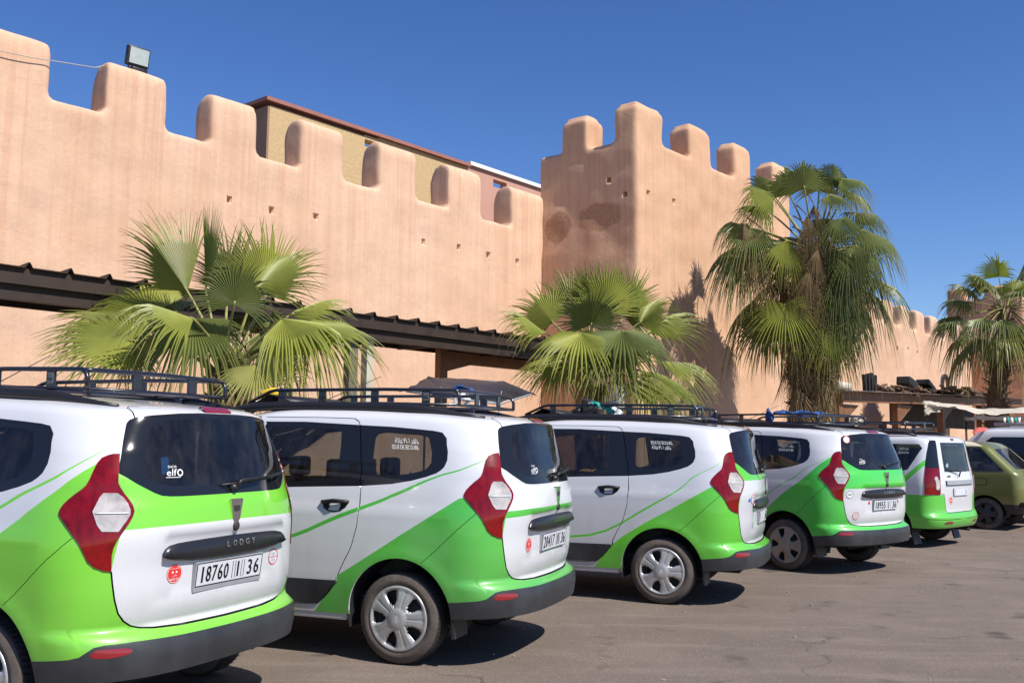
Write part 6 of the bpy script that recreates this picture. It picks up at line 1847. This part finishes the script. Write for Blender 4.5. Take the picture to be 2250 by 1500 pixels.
# blue rags knotted on the fourth rack
rag('blue_rag', car_pt(P4_, 2.12, .56, 1.92), car_pt(P4_, 2.16, .58, 1.73), .10, M['bluecloth'], 'blue rag knotted to the front of the fourth taxi roof rack', 'rag', 8, group='blue rags on the fourth taxi')
rag('blue_rag', car_pt(P4_, 1.30, .56, 1.93), car_pt(P4_, 1.22, .58, 1.73), .11, M['bluecloth'], 'blue rag knotted midway along the fourth taxi roof rack', 'rag', 9, group='blue rags on the fourth taxi')
rag('blue_rag', car_pt(P4_, 1.25, .50, 1.90), car_pt(P4_, .80, .0, 1.88), .08, M['bluecloth'], 'blue rag rope stretched across the fourth taxi roof rack', 'rag', 10, group='blue rags on the fourth taxi', n=7)
rag('plastic_wrap', car_pt(P4_, .66, -.30, 1.80), car_pt(P4_, .62, -.54, 1.82), .09, M['canvas'], 'crumpled pale plastic at the rear corner of the fourth taxi roof rack', 'plastic wrap', 11)

# market awnings at the far right
Ya = 27.0
def P_(px, py, dy=0): return at(px, py, Ya + dy)
aw = [[P_(2030, 886), P_(2062, 892), P_(2108, 897), P_(2150, 909), P_(2200, 910), P_(2262, 906)],
      [P_(2026, 884, 1), P_(2060, 888, 1), P_(2105, 892, 1), P_(2148, 903, 1), P_(2198, 903, 1), P_(2262, 899, 1)],
      [P_(2030, 880, 2.2), P_(2062, 884, 2.2), P_(2110, 889, 2.2), P_(2150, 897, 2.2), P_(2200, 897, 2.2), P_(2262, 894, 2.2)]]
cloth('awning', aw, M['canvas'], 'pale sagging canvas awning at the right edge under the shelter', 'awning', None, 3, .015, 12)
cloth('awning_flap', [[P_(2030, 887, -.05), P_(2048, 890, -.05), P_(2072, 894, -.05)], [P_(2031, 900, -.1), P_(2045, 900, 0), P_(2066, 898, 0)], [P_(2031, 913, -.1), P_(2044, 909, 0), P_(2064, 904, 0)]], M['canvas'], 'loose corner flap hanging from the pale awning', 'awning', None, 3, .02, 13)
cloth('dark_awning', [[P_(2116, 924, -1), P_(2150, 922, -1), P_(2200, 923, -1), P_(2262, 922, -1)], [P_(2118, 917, 0), P_(2150, 913, 0), P_(2200, 914, 0), P_(2262, 912, 0)]], M['darkcanvas'], 'dark lower awning beneath the pale one', 'awning', None, 3, .02, 14)
for i in range(5):
    cloth('striped_towel', [[P_(2205 + i * 8, 917, -1.2), P_(2210 + i * 8, 917, -1.2)], [P_(2205 + i * 8, 930, -1.2), P_(2210 + i * 8, 930, -1.2)]], M['white_print'] if i % 2 == 0 else M['tealcloth'],
          ('leftmost white towel of the row hung under the dark awning', 'left teal towel of the row hung under the dark awning', 'middle white towel of the row hung under the dark awning', 'right teal towel of the row hung under the dark awning', 'rightmost white towel of the row hung under the dark awning')[i], 'towel', None, 1, .004, 15 + i, .003, 'towels hung under the awning')
cloth('red_cloth', [[at(2136, 949, 19.2), at(2152, 941, 19.4), at(2166, 938, 19.6)], [at(2140, 953, 19), at(2156, 948, 19.2), at(2172, 944, 19.4)]], [M['redcloth']], 'red and white cloth lying on the front of the white van roof', 'cloth', None, 2, .015, 21)
for px, lab in ((2122, 'left pole of the dark awning'), (2206, 'right pole of the dark awning beside the hanging towels')):
    m = MB(); a = P_(px, 917, -.8); m.tube([(a.x, a.y, 0), a], .03, 8); tag(m.build('awning_pole', M['darkrust']), lab, 'pole', 'awning poles')

# junk on the shelter roof
def on_roof(s, c=-11.7, dz=0): return W(s, c, zsh(s) + .08 + dz)
def junk(name, s, fn, mat, label, cat, group=None, c=-11.7, dz=0):
    m = MB(); fn(m); o = m.build(name, mat); o.location = on_roof(s, c, dz); o.rotation_euler = (0, 0, WROT)
    return tag(o, label, cat, group)
junk('sack', 29.9, lambda m: m.box((0, 0, .10), (1.1, .6, .26), bev=.11), M['canvas'], 'pale sack at the left end of the shelter roof', 'sack')
for i, s in enumerate((32.3, 32.65, 32.95, 33.3)):
    junk('stake', s, lambda m, i=i: m.box((0, 0, .26), (.12, .12, .58 + .07 * (i % 3)), rot=Matrix.Rotation(-.12 + .06 * i, 3, 'Y'), bev=.02), M['rail'],
         ('leftmost upright dark stake on the shelter roof', 'second upright dark stake on the shelter roof', 'third upright dark stake on the shelter roof', 'rightmost upright dark stake on the shelter roof')[i], 'stake', 'stakes on the shelter roof')
def heap(m, seed, n=16, w=1.6, h=.2):
    r = random.Random(seed)
    for i in range(n): m.box((r.uniform(-w, w) * .6, r.uniform(-.3, .3), r.uniform(.02, h) * (1 - abs(r.uniform(-.6, .6)))), (r.uniform(.2, .8), r.uniform(.1, .4), r.uniform(.03, .11)), rot=Matrix.Rotation(r.uniform(0, 3), 3, 'Z') @ Matrix.Rotation(r.uniform(-.5, .5), 3, 'Y'), bev=.02)
tag(junk('scrap_heap', 35.3, lambda m: heap(m, 1), M['junk'], 'low brown scrap heap on the shelter roof left of the dark crate', 'scrap heap'), kind='stuff')
tag(junk('scrap_heap', 38.4, lambda m: heap(m, 2), M['bark'], 'dark scrap heap in the middle of the shelter roof', 'scrap heap'), kind='stuff')
tag(junk('scrap_heap', 41.8, lambda m: heap(m, 3, 22, 2.4, .22), M['junk'], 'scattered scrap on the shelter roof beside the round wheel', 'scrap heap'), kind='stuff')
tag(junk('scrap_heap', 47.0, lambda m: heap(m, 4, 30, 5, .2), M['bark'], 'scattered scrap on the shelter roof behind the far palm', 'scrap heap'), kind='stuff')
junk('crate', 36.7, lambda m: m.box((0, 0, .33), (.95, .5, .30), rot=Matrix.Rotation(.22, 3, 'Y'), bev=.03), M['black'], 'dark tilted crate on top of the shelter scrap', 'crate', 'crates on the shelter roof')
junk('crate', 38.9, lambda m: m.box((0, 0, .28), (.9, .5, .2), rot=Matrix.Rotation(.35, 3, 'Y'), bev=.03), M['rail'], 'flat brown box leaning on the shelter roof left of the wheel', 'crate', 'crates on the shelter roof')
def ring(m):
    n = 24; vs = []
    for k in range(n):
        t = 2 * PI * k / n
        for rad, yy in ((.42, -.06), (.42, .06), (.32, .06), (.32, -.06)): vs.append((rad * math.cos(t), yy, .40 + rad * math.sin(t)))
    m.add(vs, [(4 * k + j, 4 * k + (j + 1) % 4, 4 * ((k + 1) % n) + (j + 1) % 4, 4 * ((k + 1) % n) + j) for k in range(n) for j in range(4)], 0, True)
junk('old_wheel', 41.4, ring, M['greybox'], 'round grey wheel rim standing on the shelter roof', 'wheel rim')

# small stones and grit on the asphalt
r = random.Random(77); m = MB()
for i in range(130):
    y = r.uniform(3.6, 16); x = r.uniform(-.1, .56) * y
    s = r.uniform(.003, .011) * (1 if r.random() < .93 else 1.9)
    m.box((x, y, s * .4), (s * 2, s * 1.4, s), rz=r.uniform(0, 3))
tag(m.build('grit', plain('grit', (.30, .25, .21), .9, var=.3, vscale=20)), kind='stuff')
